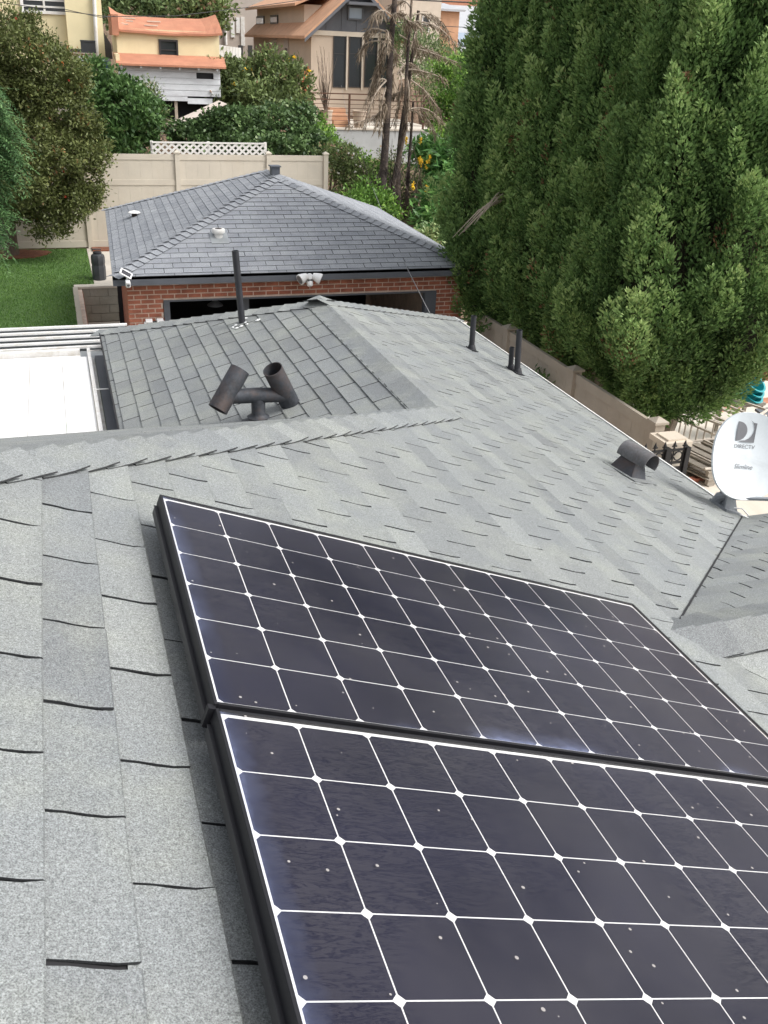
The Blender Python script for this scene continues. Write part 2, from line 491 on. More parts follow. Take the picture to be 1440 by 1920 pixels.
def pane_material():
    """dusty solar glass: clear sheet, sky gloss, dried dust with drip lines and specks"""
    m, nt, p = newmat('solar_glass')
    out = nt.nodes['Material Output']
    uvm = nt.nodes.new('ShaderNodeUVMap')
    uvm.uv_map = 'metres'
    mp = nt.nodes.new('ShaderNodeMapping')
    nt.links.new(uvm.outputs[0], mp.inputs['Vector'])
    v = mp.outputs[0]
    st = nt.nodes.new('ShaderNodeMapping')
    st.inputs['Scale'].default_value = (1.0, 4.5, 1.0)
    nt.links.new(v, st.inputs['Vector'])
    # film of dust: patches, finer mottling
    big = noise(nt, v, 2.2, 5, 0.65, 0.4)
    film = ramp(nt, big, [(0.35, 0.022), (0.65, 0.055)])
    # dried drip ridges: thin dark wavy lines that run down the slope
    wv = noise(nt, st.outputs[0], 16.0, 7, 0.68, 0.9)
    line = ramp(nt, wv, [(0.465, 1.0), (0.492, 0.1), (0.508, 0.1), (0.535, 1.0)])
    where = ramp(nt, noise(nt, v, 1.6, 3, 0.5), [(0.42, 0.0), (0.52, 1.0)])
    lines = mixc(nt, where, (1, 1, 1), line)
    d = mixc(nt, 1.0, film, lines, 'MULTIPLY')
    # washed strip along the frame (clean glass shows the blue of the cells)
    sx = nt.nodes.new('ShaderNodeSeparateXYZ')
    nt.links.new(v, sx.inputs[0])
    wob = noise(nt, v, 14.0, 3, 0.6)
    ad = nt.nodes.new('ShaderNodeMath'); ad.operation = 'MULTIPLY_ADD'
    nt.links.new(wob, ad.inputs[0]); ad.inputs[1].default_value = 0.05
    nt.links.new(sx.outputs['X'], ad.inputs[2])
    edge = ramp(nt, ad.outputs[0], [(0.035, 0.12), (0.095, 1.0)])
    d = mixc(nt, 1.0, d, edge, 'MULTIPLY')
    # specks of bird lime / dried drops
    vo = nt.nodes.new('ShaderNodeTexVoronoi')
    vo.inputs['Scale'].default_value = 30.0
    nt.links.new(v, vo.inputs['Vector'])
    pick = nt.nodes.new('ShaderNodeSeparateColor')
    nt.links.new(vo.outputs['Color'], pick.inputs[0])
    thr = nt.nodes.new('ShaderNodeMath'); thr.operation = 'MULTIPLY_ADD'
    nt.links.new(pick.outputs[0], thr.inputs[0]); thr.inputs[1].default_value = 0.22; thr.inputs[2].default_value = -0.10
    lt = nt.nodes.new('ShaderNodeMath'); lt.operation = 'LESS_THAN'
    nt.links.new(vo.outputs['Distance'], lt.inputs[0]); nt.links.new(thr.outputs[0], lt.inputs[1])
    sp = nt.nodes.new('ShaderNodeMath'); sp.operation = 'MULTIPLY'
    nt.links.new(lt.outputs[0], sp.inputs[0]); sp.inputs[1].default_value = 0.6
    mxx = nt.nodes.new('ShaderNodeMath'); mxx.operation = 'MAXIMUM'
    nt.links.new(d, mxx.inputs[0]); nt.links.new(sp.outputs[0], mxx.inputs[1])
    # pale bluish scum dried along the upslope frame and, in patches, along the lower frame
    wob2 = noise(nt, v, 30.0, 4, 0.7)
    e1 = nt.nodes.new('ShaderNodeMath'); e1.operation = 'MULTIPLY_ADD'
    nt.links.new(wob2, e1.inputs[0]); e1.inputs[1].default_value = 0.045
    nt.links.new(sx.outputs['X'], e1.inputs[2])
    e1r = ramp(nt, e1.outputs[0], [(0.022, 0.30), (0.045, 0.10), (0.085, 0.0)])
    e1m = mixc(nt, 1.0, e1r, ramp(nt, noise(nt, v, 2.3, 2), [(0.42, 0.15), (0.58, 1.0)]), 'MULTIPLY')
    uv2 = nt.nodes.new('ShaderNodeUVMap'); uv2.uv_map = 'edge'
    sx2 = nt.nodes.new('ShaderNodeSeparateXYZ'); nt.links.new(uv2.outputs[0], sx2.inputs[0])
    e2 = nt.nodes.new('ShaderNodeMath'); e2.operation = 'MULTIPLY_ADD'
    nt.links.new(wob2, e2.inputs[0]); e2.inputs[1].default_value = 0.05
    nt.links.new(sx2.outputs['Y'], e2.inputs[2])
    e2r = ramp(nt, e2.outputs[0], [(0.028, 0.32), (0.05, 0.10), (0.09, 0.0)])
    e2m = mixc(nt, 1.0, e2r, ramp(nt, noise(nt, v, 1.9, 2), [(0.50, 0.0), (0.60, 1.0)]), 'MULTIPLY')
    scum = nt.nodes.new('ShaderNodeMath'); scum.operation = 'MAXIMUM'
    nt.links.new(e1m, scum.inputs[0]); nt.links.new(e2m, scum.inputs[1])
    tr = nt.nodes.new('ShaderNodeBsdfTransparent')
    dif = nt.nodes.new('ShaderNodeBsdfDiffuse')
    dif.inputs['Color'].default_value = (0.50, 0.47, 0.45, 1)
    m1 = nt.nodes.new('ShaderNodeMixShader')
    nt.links.new(mxx.outputs[0], m1.inputs[0])
    nt.links.new(tr.outputs[0], m1.inputs[1]); nt.links.new(dif.outputs[0], m1.inputs[2])
    dif2 = nt.nodes.new('ShaderNodeBsdfDiffuse'); dif2.inputs['Color'].default_value = (0.36, 0.42, 0.68, 1)
    m1b = nt.nodes.new('ShaderNodeMixShader')
    nt.links.new(scum.outputs[0], m1b.inputs[0]); nt.links.new(m1.outputs[0], m1b.inputs[1]); nt.links.new(dif2.outputs[0], m1b.inputs[2])
    m1 = m1b
    gl = nt.nodes.new('ShaderNodeBsdfGlossy')
    gl.inputs['Roughness'].default_value = 0.22
    gl.inputs['Color'].default_value = (0.92, 0.91, 0.93, 1)
    fr = nt.nodes.new('ShaderNodeFresnel')
    fr.inputs['IOR'].default_value = 1.21
    nt.links.new(bump(nt, wv, 0.05, 0.002), gl.inputs['Normal'])
    m2 = nt.nodes.new('ShaderNodeMixShader')
    nt.links.new(fr.outputs[0], m2.inputs[0])
    nt.links.new(m1.outputs[0], m2.inputs[1]); nt.links.new(gl.outputs[0], m2.inputs[2])
    nt.links.new(m2.outputs[0], out.inputs['Surface'])
pane_material()
# ------------------------------------------------------------------ shingled roof planes
SL = 0.375
TH = math.atan(SL)
CT, ST = math.cos(TH), math.sin(TH)
ZR = 3.9145            # height of the low ridges
XR, YV, YA = 2.2, 5.3, 8.2     # wing ridge: x, start (foot of the hip), apex at the far hips
XE = 4.44              # eave
YRR = 2.66             # ridge of the side wing
def frame(O, S, E):
    S, E = Vector(S).normalized(), Vector(E).normalized()
    return (Vector(O), S, E, S.cross(E).normalized())
def topl(fr, p):
    d = Vector(p) - fr[0]
    return (d.dot(fr[1]), d.dot(fr[2]))
def tow(fr, a, b, c=0.0):
    return fr[0] + fr[1] * a + fr[2] * b + fr[3] * c

def clip(poly, cell):
    """Sutherland-Hodgman against a convex cell (any winding)"""
    area = sum(cell[i][0] * cell[(i + 1) % len(cell)][1] - cell[(i + 1) % len(cell)][0] * cell[i][1] for i in range(len(cell)))
    sg = 1 if area > 0 else -1
    out, cut = poly, False
    for i in range(len(cell)):
        ax, ay = cell[i]
        bx, by = cell[(i + 1) % len(cell)]
        ins = lambda p: sg * ((bx - ax) * (p[1] - ay) - (by - ay) * (p[0] - ax)) >= -1e-9
        res = []
        for k in range(len(out)):
            p, q = out[k], out[(k + 1) % len(out)]
            ip, iq = ins(p), ins(q)
            if ip: res.append(p)
            if ip != iq:
                cut = True
                d1 = sg * ((bx - ax) * (p[1] - ay) - (by - ay) * (p[0] - ax))
                d2 = sg * ((bx - ax) * (q[1] - ay) - (by - ay) * (q[0] - ax))
                t = d1 / (d1 - d2)
                res.append((p[0] + (q[0] - p[0]) * t, p[1] + (q[1] - p[1]) * t))
            if not ip: cut = True
        out = res
        if len(out) < 3: return [], True
    return out, cut

def tab_outline(E, T, slot, r, amp):
    aa = [-0.02, 0.0, E * .25, E * .5, E * .75, E - .0035, E]
    wv = lambda a: amp * math.cos(math.pi * max(a, 0) / E * (1 + 0.5 * r.random()))
    l0, r0 = r.uniform(-.0015, .0015), r.uniform(-.0015, .0015)
    left = [(a, slot / 2 + wv(a) + l0 + r.uniform(-.0007, .0007)) for a in aa]
    right = [(a, T - slot / 2 + wv(a) + r0 + r.uniform(-.0007, .0007)) for a in aa]
    tilt = r.uniform(-.0022, .0022)
    right = [(a + (tilt if a > .12 else 0), b) for a, b in right]
    return left + right[::-1]

def tab_c(a, E, t=0.0075):
    return 0.001 + t * max(a, -0.02) / E

def roof_field(root, tag_, fr, cells, E, T, slot, s0, b0, srange, brange, matname, cand, small, amp=0.004, blocked=None, seed=1):
    """fills the cells (plane-local convex polygons) with tabs; whole tabs become candidates for parts, cut ones go to the joined field"""
    r = random.Random(seed)
    i0, i1 = math.floor((srange[0] - s0) / E), math.ceil((srange[1] - s0) / E)
    j0, j1 = math.floor((brange[0] - b0) / T) - 1, math.ceil((brange[1] - b0) / T) + 1
    for i in range(i0, i1):
        for j in range(j0, j1):
            s = s0 + i * E
            b = b0 + (j + 0.5 * (i % 2)) * T + r.uniform(-.003, .003)
            ol = tab_outline(E, T, slot, r, amp)
            gl = [(s + p[0], b + p[1]) for p in ol]
            for cell in cells:
                res, cut = clip(gl, cell)
                if len(res) < 3: continue
                rv = min(1, max(0, .5 + .32 * math.sin(i * 2.399 + 7.7 * seed) + r.uniform(-.18, .18) + (.16 * math.sin(j * 1.7 + i))))
                ctr = tow(fr, s + E / 2, b + T / 2)
                px = proj(ctr)
                ar = 0
                if not cut and px[2] > .2 and -20 < px[0] < 1460 and -20 < px[1] < 1950:
                    c4_ = [proj(tow(fr, s + u * E, b + w * T)) for u, w in ((0, 0), (1, 0), (1, 1), (0, 1))]
                    ar = abs(sum(c4_[k][0] * c4_[(k + 1) % 4][1] - c4_[(k + 1) % 4][0] * c4_[k][1] for k in range(4))) / 2
                    if blocked and blocked(s + E / 2, b + T / 2): ar = 0
                if ar > 0:
                    cand.append((ar, fr, s, b, rv, ol, E, matname))
                else:
                    small.append((fr, s, res, rv, E))

def slab_faces(n, base):
    f = [tuple(base + k for k in range(n))]
    for k in range(n):
        f.append((base + k, base + n + k, base + n + (k + 1) % n, base + (k + 1) % n))
    return f

def whole_faces(n, base):
    """uncut tab of 14 outline points: granule face, worn dark lip along the butt, cut sides"""
    f = [tuple(base + k for k in (0, 1, 2, 3, 4, 5, 8, 9, 10, 11, 12, 13)), tuple(base + k for k in (5, 6, 7, 8))]
    e = [0.0, 0.3]
    for k in range(n):
        f.append((base + k, base + n + k, base + n + (k + 1) % n, base + (k + 1) % n))
        e.append(1.0)
    return f, e

def finish_field(root, cand, small, matname, keep=300, name='shingle', field='shingle_field'):
    cand.sort(key=lambda c: -c[0])
    M_ = MATS[matname]
    off = wloc(root)
    # shared tab meshes for the singled-out shingles
    variants = []
    vr = random.Random(5)
    E, T, slot, amp = cand[0][6], FIELD_T[matname], FIELD_SLOT[matname], FIELD_AMP[matname]
    for k in range(26):
        ol = tab_outline(E, T, slot, vr, amp)
        n = len(ol)
        curl = vr.uniform(0, .003)
        vs = [(a, b, tab_c(a, E) + (curl if a > E * .9 else 0) - (.0022 if q in (6, 7) else 0)) for q, (a, b) in enumerate(ol)] + [(a, b, tab_c(a, E) - .0055 if a > 0 else -.003) for a, b in ol]
        me = bpy.data.meshes.new(name)
        ff, eg = whole_faces(n, 0)
        me.from_pydata(vs, [], ff)
        me.attributes.new('edge', 'FLOAT', 'FACE').data.foreach_set('value', eg)
        at_ = me.attributes.new('rnd', 'FLOAT', 'FACE')
        at_.data.foreach_set('value', [k / 25.0] * len(me.polygons))
        me.materials.append(M_)
        variants.append(me)
    for c in cand[:keep]:
        ar, fr, s, b, rv, ol, E, _ = c
        o = link(name, variants[min(25, max(0, int(rv * 25 + vr.uniform(-1.5, 1.5))))], root)
        R = Matrix((fr[1], fr[2], fr[3])).transposed().to_4x4()
        o.matrix_local = Matrix.Translation(tow(fr, s, b, 0) - off) @ R
    vs, fs, rv_ = [], [], []
    eg_ = []
    rest = [(c[1], c[2], [(c[2] + p[0], c[3] + p[1]) for p in c[5]], c[4], c[6]) for c in cand[keep:]]
    for fr, s, pl, rv, E in small + rest:
        n = len(pl)
        whole = n == 14 and abs(pl[6][0] - s - E) < .004 and abs(pl[0][0] - s + .02) < .004
        base = len(vs)
        vs += [tow(fr, a, b, tab_c(a - s, E)) - off for a, b in pl] + [tow(fr, a, b, tab_c(a - s, E) - .0055 if a - s > 0 else -.003) - off for a, b in pl]
        if whole:
            ff, eg = whole_faces(n, base)
            for q in (6, 7): vs[base + q] = vs[base + q] - fr[3] * .0022
        else:
            ff = slab_faces(n, base); eg = [0.0] + [1.0] * n
        fs += ff
        eg_ += eg
        rv_ += [rv] * len(ff)
    me = bpy.data.meshes.new(field)
    me.from_pydata([tuple(v) for v in vs], [], fs)
    me.attributes.new('edge', 'FLOAT', 'FACE').data.foreach_set('value', eg_)
    at_ = me.attributes.new('rnd', 'FLOAT', 'FACE')
    at_.data.foreach_set('value', rv_)
    me.materials.append(M_)
    o = link(field, me, root)
    o['kind'] = 'stuff'

FIELD_T = {'roof_shingle': 0.3125, 'garage_shingle': 0.305}
FIELD_SLOT = {'roof_shingle': 0.0095, 'garage_shingle': 0.007}
FIELD_AMP = {'roof_shingle': 0.006, 'garage_shingle': 0.001}

def ridge_caps(root, P0, P1, n1, n2, matname, half=0.145, expo=0.14, name='ridge_cap', lift=0.012, seed=3, raise_=0.006):
    """folded cap shingles laid from P1 (low) to P0 (high); n1, n2 the normals of the two roof planes"""
    P0, P1 = Vector(P0), Vector(P1)
    L = (P1 - P0)
    ln = L.length
    L.normalize()
    n1, n2 = Vector(n1).normalized(), Vector(n2).normalized()
    up = (n1 + n2).normalized()
    d1, d2 = n1.cross(L).normalized(), n2.cross(L).normalized()
    if d1.dot(n2 - n1) > 0: d1.negate()
    if d2.dot(n1 - n2) > 0: d2.negate()
    r = random.Random(seed)
    off = wloc(root)
    vars_ = []
    for k in range(5):
        vs = []
        cu = [r.uniform(-.004, .006) for _ in range(4)]
        for t, h in ((-0.05, .002), (0.0, .003), (expo * .55, lift * .55), (expo, lift)):
            end = t > expo * .9
            for w, (dd, nn) in enumerate(((d1, n1), (d1, n1), (None, up), (d2, n2), (d2, n2))):
                q = (1.0, .5, 0, .5, 1.0)[w]
                ex = (cu[0], cu[1], 0, cu[2], cu[3])[w] if end else 0
                p = L * (t + (r.uniform(-.008, .004) if end else 0)) + nn * (h + raise_ + ex * .8)
                if dd is not None: p = p + dd * half * q
                vs.append(p)
        nv = len(vs)
        low = [v - up * .0055 for v in vs]
        fs = []
        for i in range(3):
            for w in range(4):
                a = i * 5 + w
                fs.append((a, a + 1, a + 6, a + 5))
        ring = [0, 1, 2, 3, 4, 9, 14, 19, 18, 17, 16, 15, 10, 5]
        ntop = len(fs)
        for k2 in range(len(ring)):
            a, b = ring[k2], ring[(k2 + 1) % len(ring)]
            fs.append((a, b, b + nv, a + nv))
        me = bpy.data.meshes.new(name)
        me.from_pydata([tuple(v) for v in vs + low], [], fs)
        me.attributes.new('edge', 'FLOAT', 'FACE').data.foreach_set('value', [0.0] * ntop + [1.0] * (len(fs) - ntop))
        at_ = me.attributes.new('rnd', 'FLOAT', 'FACE')
        at_.data.foreach_set('value', [r.random()] * len(me.polygons))
        me.materials.append(MATS[matname])
        vars_.append(me)
    n = int(ln / expo)
    for k in range(n + 1):
        t = ln - (k + 1) * expo
        if t < -expo * .6: break
        o = link(name, vars_[r.randrange(5)], root)
        o.location = P0 + L * t - off
    return n

# ------------------------------------------------------------------ the house
house = thing('house', (1.0, 4.0, 0.0), 'house with weathered grey shingle hip roof that carries the solar panels', 'house')
zN = lambda x: 4.7395 - SL * x
FN = frame((0, 0, 4.7395), (CT, 0, -ST), (0, 1, 0))
FW = frame((XR, 0, ZR), (-CT, 0, -ST), (0, -1, 0))
FR = frame((0, YRR, ZR), (0, CT, -ST), (-1, 0, 0))
FS = frame((0, YRR, ZR), (0, -CT, -ST), (1, 0, 0))
FB = frame((0, YV, ZR), (0, CT, -ST), (-1, 0, 0))
FH = frame((0, YA, ZR), (0, CT, -ST), (-1, 0, 0))
kH, kF, kV = YV - XR, YA - XR, YRR - XR          # hip / far hip / valley offsets: y = x + k
def cellN(pts): return [(x / CT, y) for x, y in pts]
NA = [(-1.5, -0.6), (XR, -0.6), (XR, XR + kH), (-1.5, -1.5 + kH)]
NB1 = [(XR, XR + kV), (XE, XE + kV), (XE, XE + kF), (XR, XR + kF)]
NB2 = [(XR, -0.6), (XE, -0.6), (XE, YRR - (XE - XR)), (XR, YRR)]
XWE = 0.28
WC = [(XWE, YV + XR - XWE), (XR, YV), (XR, YA), (XWE, YA + XR - XWE)]
YRE = YRR + (XE - XR)
RC = [(XR, YRR), (9.0, YRR), (9.0, YRE), (XE, YRE)]
SCc = [(XR, YRR), (9.0, YRR), (9.0, YRR - 2.24), (XE, YRR - 2.24)]
YBE = 7.2
BC = [(-3.0, YV), (-3.0, YBE), (XR - (YBE - YV), YBE), (XR, YV), (XR - 5.2 + 0, YV - 0.0)]
BC = [(-3.0, YV - 5.2 + 0.0), (-3.0, YBE), (XR - (YBE - YV), YBE), (XR, YV)]
HC = [(XR, YA), (XE, YA + XE - XR), (XWE, YA + XR - XWE)]
HC[2] = (XWE, YA + XE - XR)
# panel footprint on the roof, so that hidden shingles are not singled out
T0 = (0.21127105, 2.56006159)
PS0 = T0[0] / CT
def under_panel(s, b):
    return PS0 - .0 < s < PS0 + 1.86 and b < 2.62 and b > .5
cand, small = [], []
EX = 0.142
roof_field(house, 'N', FN, [cellN(NA), cellN(NB1), cellN(NB2)], EX, 0.3125, 0.0095, 0.001, 1.645 - 0.1563, (-1.6, XE / CT), (-0.8, 10.6), 'roof_shingle', cand, small, 0.006, under_panel, 1)
LW = lambda pts: [topl(FW, (x, y, ZR - SL * (XR - x))) for x, y in pts]
roof_field(house, 'W', FW, [LW(WC)], EX, 0.3125, 0.0095, 0.02, 0, (0, 2.1), (-10.8, -5.0), 'roof_shingle', cand, small, 0.006, None, 2)
LR = lambda pts: [topl(FR, (x, y, ZR - SL * (y - YRR))) for x, y in pts]
roof_field(house, 'R', FR, [LR(RC)], EX, 0.3125, 0.0095, 0.02, 0, (0, 2.45), (-9.1, -2.0), 'roof_shingle', cand, small, 0.006, None, 3)
LS = lambda pts: [topl(FS, (x, y, ZR - SL * (YRR - y))) for x, y in pts]
roof_field(house, 'S', FS, [LS(SCc)], EX, 0.3125, 0.0095, 0.02, 0, (0, 2.45), (2.0, 9.1), 'roof_shingle', cand, small, 0.006, None, 4)
LB = lambda pts: [topl(FB, (x, y, ZR - SL * (y - YV))) for x, y in pts]
hipB = [(-3.0, -3.0 + kH), (-3.0, YBE), (XR - (YBE - YV), YBE), (XR, YV)]
roof_field(house, 'B', FB, [LB(hipB)], EX, 0.3125, 0.0095, 0.02, 0, (-6.0, 2.1), (-2.3, 3.1), 'roof_shingle', cand, small, 0.006, lambda s, b: True, 5)
finish_field(house, cand, small, 'roof_shingle')

deck = MB()
def zpt(f, pts): return [(x, y, f(x, y) - .004) for x, y in pts]
fN = lambda x, y: zN(x)
fW = lambda x, y: ZR - SL * (XR - x)
fR = lambda x, y: ZR - SL * (y - YRR)
fS = lambda x, y: ZR - SL * (YRR - y)
fB = lambda x, y: ZR - SL * (y - YV)
fH = lambda x, y: ZR - SL * (y - YA)
for f, pts in ((fN, NA), (fN, NB1), (fN, NB2), (fW, WC), (fR, RC), (fS, SCc), (fB, hipB)):
    deck.prism(zpt(f, pts), (0, 0, -.03))
deck.build('roof_deck', MATS['deck_felt'], house)
hip = MB()
hip.prism([(x, y, fH(x, y) + .004) for x, y in HC], (0, 0, -.03))
hip.build('far_roof_slope', MATS['roof_shingle'], house)
# folded caps on hips and ridges
nN, nW, nB, nH, nR, nS = FN[3], FW[3], FB[3], FH[3], FR[3], FS[3]
x0 = -1.2
ridge_caps(house, (x0, x0 + kH, zN(x0)), (XR, YV, ZR), nN, nB, 'roof_shingle', seed=21, lift=.021, half=.155)
ridge_caps(house, (XR, YV + .02, ZR), (XR, YA + .17, ZR - .004), nN, nW, 'roof_shingle', seed=22, half=.15, lift=.008)
ridge_caps(house, (XR, YA, ZR), (XE, YA + XE - XR, zN(XE)), nN, nH, 'roof_shingle', seed=23)
ridge_caps(house, (XR, YA, ZR), (XWE, YA + XR - XWE, fW(XWE, 0)), nW, nH, 'roof_shingle', seed=24)
ridge_caps(house, (XR + .02, YRR, ZR), (8.6, YRR, ZR), nR, nS, 'roof_shingle', seed=25, half=.16, lift=.014)
# eave metal, fascia, walls
e = MB()
ze = zN(XE)
e.bar((XE + .006, YRE - .05, ze - .003), (XE + .006, YA + XE - XR, ze - .003), .012, .035)
e.build('drip_edge', MATS['white_paint'], house)
e = MB()
e.bar((XE - .03, YRE, ze - .09), (XE - .03, YA + XE - XR, ze - .09), .03, .13)
e.build('fascia', MATS['fascia_grey'], house)
e = MB()
e.bar((XWE - .004, YBE, fW(XWE, 0) - .004), (XWE - .004, YA + XR - XWE, fW(XWE, 0) - .004), .012, .03)
e.build('drip_edge', MATS['deck_felt'], house)
w = MB()
w.box2((-4.0, 5.9, 0), (.8, 6.1, 3.1))
w.box2((3.95, 4.6, 0), (4.1, 9.9, 3.05))
w.box2((.65, 6.0, 0), (.8, 9.9, 3.05))
w.box2((.65, 9.9, 0), (4.1, 10.05, 3.0))
w.box2((4.1, 4.45, 0), (9.0, 4.6, 3.0))
w.build('wall', MATS['beige_stucco'], house)
# valley line of the side wing: thin dark strip laid over the cut shingle edges
v_ = MB()
va, vb = Vector((XR + .1, XR + .1 + kV, zN(XR + .1))), Vector((XE, XE + kV, ze))
v_.bar(va + Vector((0, 0, .009)), vb + Vector((0, 0, .008)), .009, .006)
v_.build('valley_strip', MATS['deck_felt'], house)

# ------------------------------------------------------------------ solar panels
PC = 0.1645
PNL, PNW = 11 * PC, 6 * PC
PANEL_OFF = 0.115
def panel(kb, label):
    s0 = PS0 + .0
    # node (0,0) of the first panel projected on the roof frame
    O = Vector((0.21127105, 2.56006159, 6 - 1.21724308))
    O = O - FN[2] * (1.0348 * kb)
    fr = (O, FN[1], FN[2], FN[3])
    root = thing('solar_panel', tow(fr, PNL / 2, -PNW / 2, -.115), label, 'solar panel', 'solar panels on the roof')
    off = wloc(root)
    ms, mb_, lip = .0145, .0165, .0080
    R4 = Matrix((fr[1], fr[2], fr[3])).transposed().to_4x4()
    R3 = R4.to_3x3()
    # frame: four bars with real depth
    f = MB()
    a0, a1, b0, b1 = -ms, PNL + ms, -PNW - mb_, mb_
    def bx(A0, A1, B0, B1, C0, C1, mbk):
        mbk.box(tow(fr, (A0 + A1) / 2, (B0 + B1) / 2, (C0 + C1) / 2), (A1 - A0, B1 - B0, C1 - C0), R3)
    bx(a0, a0 + lip, b0, b1, -.033, .0015, f)
    bx(a1 - lip, a1, b0, b1, -.04, .0015, f)
    bx(a0 + lip, a1 - lip, b1 - lip, b1, -.04, .0014, f)
    bx(a0 + lip, a1 - lip, b0, b0 + lip, -.04, .0014, f)
    f.build('frame', MATS['frame_black'], root, bevel=.0012)
    bs = MB()
    bx(a0 + lip, a1 - lip, b0 + lip, b1 - lip, -.012, -.0055, bs)
    bs.build('backsheet', MATS['white_plastic'], root)
    # cells: octagons, one mesh shared by all
    g, ch = .0015, .0098
    L_ = PC - g
    oc = [(g + ch, g), (L_ - ch, g), (L_, g + ch), (L_, L_ - ch), (L_ - ch, L_), (g + ch, L_), (g, L_ - ch), (g, g + ch)]
    if 'cellmesh' not in globals():
        globals()['cellmesh'] = bpy.data.meshes.new('cell')
        n = 8
        vs = [(a, b, -.0052) for a, b in oc] + [(a, b, -.0058) for a, b in oc]
        cellmesh.from_pydata(vs, [], [tuple(range(8))] + [(k, 8 + k, 8 + (k + 1) % 8, (k + 1) % 8) for k in range(8)])
        cellmesh.materials.append(MATS['solar_cell'])
    for i in range(6):
        for j in range(11):
            o = link('cell', cellmesh, root)
            o.matrix_local = Matrix.Translation(tow(fr, j * PC, -(i + 1) * PC) - off) @ R4
    # dusty glass
    me = bpy.data.meshes.new('glass_pane')
    cs = [(a0 + lip, b0 + lip), (a1 - lip, b0 + lip), (a1 - lip, b1 - lip), (a0 + lip, b1 - lip)]
    me.from_pydata([tuple(tow(fr, a, b, 0) - off) for a, b in cs], [], [(0, 1, 2, 3)])
    uv = me.uv_layers.new(name='metres')
    for k, (a, b) in enumerate(cs):
        uv.data[k].uv = (a - a0, b - b0 + kb * 7.3)
    uv_e = me.uv_layers.new(name='edge')
    for k, (a, b) in enumerate(cs):
        uv_e.data[k].uv = (a - a0, b - b0)
    me.materials.append(MATS['solar_glass'])
    link('glass_pane', me, root)
    # array skirt on the upslope side, rails and feet underneath
    k = MB()
    bx(a0 - .006, a0 + .004, b0 - .004, b1 - .012, -.058, -.034, k)
    bx(a0 - .009, a0 + .004, b0 - .004, b1 - .012, -.0335, -.0315, k)
    k.build('skirt', MATS['black_metal'], root)
    k = MB()
    for bb in (-.22, -.76):
        bx(a0 + .02, a1 - .02, bb - .02, bb + .02, -.09, -.042, k)
    k.build('rail', MATS['frame_black'], root)
    k = MB()
    for bb in (-.22, -.76):
        for aa in (.25, .95, 1.6):
            bx(aa - .03, aa + .03, bb - .04, bb + .04, -.114, -.085, k)
    k.build('mounting_foot', MATS['frame_black'], root)
    k = MB()
    bx(a0 - .012, a0 + .004, b0 - .012, b0 + .004, -.05, -.004, k)
    k.build('clamp', MATS['frame_black'], root)
    return root
panel(0, 'dark solar panel of the roof pair, the one nearer the H-shaped vent')
panel(1, 'dark solar panel of the roof pair, the one farther from the H-shaped vent')
# ------------------------------------------------------------------ vents and pipes on the house roof
def pipe_thing(px_base, px_top, r, label, Y=None, name='vent_pipe', onW=False, skirt=True, cap=False, mat_='pipe_black'):
    if onW:
        # west slope: solve the plane
        rr = ray(*px_base)
        n = np.array([-ST, 0, CT]); d = n @ np.array([XR, 0, ZR - CAMZ])
        k = d / (n @ rr)
        B = Vector(rr * k) + Vector((0, 0, CAMZ))
        nn = Vector((-ST, 0, CT))
    else:
        rr = ray(*px_base)
        n = np.array([ST, 0, CT]); d = n @ np.array([0, 0, 4.7395 - CAMZ])
        k = d / (n @ rr)
        B = Vector(rr * k) + Vector((0, 0, CAMZ))
        nn = Vector((ST, 0, CT))
    Tp = at(*px_top, Y=B.y)
    root = thing(name, B, label, 'vent pipe', 'plumbing vent pipes on the roof')
    m = MB()
    m.pipe(B - Vector((0, 0, .06)), Tp, r, r * .82)
    m.build('pipe', MATS[mat_], root, smooth=True)
    m = MB()
    fl = B + nn * .014
    if skirt:
        m.lathe(B - Vector((0, 0, .02)), [(r * 1.7, .0), (r * 1.6, .03), (r * 1.2, .07), (r * 1.03, .08)], 18)
    ax = Vector((0, 1, 0)); bx_ = nn.cross(ax)
    R3 = Matrix((bx_, ax, nn)).transposed()
    m.box(fl, (r * 3.6, r * 3.6, .006), R3)
    m.build('flashing', MATS['pipe_black' if skirt else 'roof_shingle'], root, smooth=False)
    return root, B, nn
tp, TB, tn = pipe_thing((455, 607), (441, 470), .031, 'tall thin black vent pipe in front of the brick garage', onW=True, skirt=False)
# dabs of white roof cement at its foot
m = MB()
for k in range(9):
    a, b = rnd.uniform(-.1, .13), rnd.uniform(-.12, .08)
    p = TB + Vector((a, b, SL * a)) + tn * .014
    m.lathe(p, [(rnd.uniform(.012, .03), 0), (rnd.uniform(.008, .02), .006), (.004, .009)], 7, tn)
m.build('roof_cement', MATS['caulk_white'], tp)
pipe_thing((884, 657), (888.5, 592), .028, 'black vent pipe standing alone near the eave')
pipe_thing((957.5, 694), (960, 651), .025, 'shorter black vent pipe of the pair at the eave')
pipe_thing((970, 701), (974, 619), .029, 'taller black vent pipe of the pair at the eave')

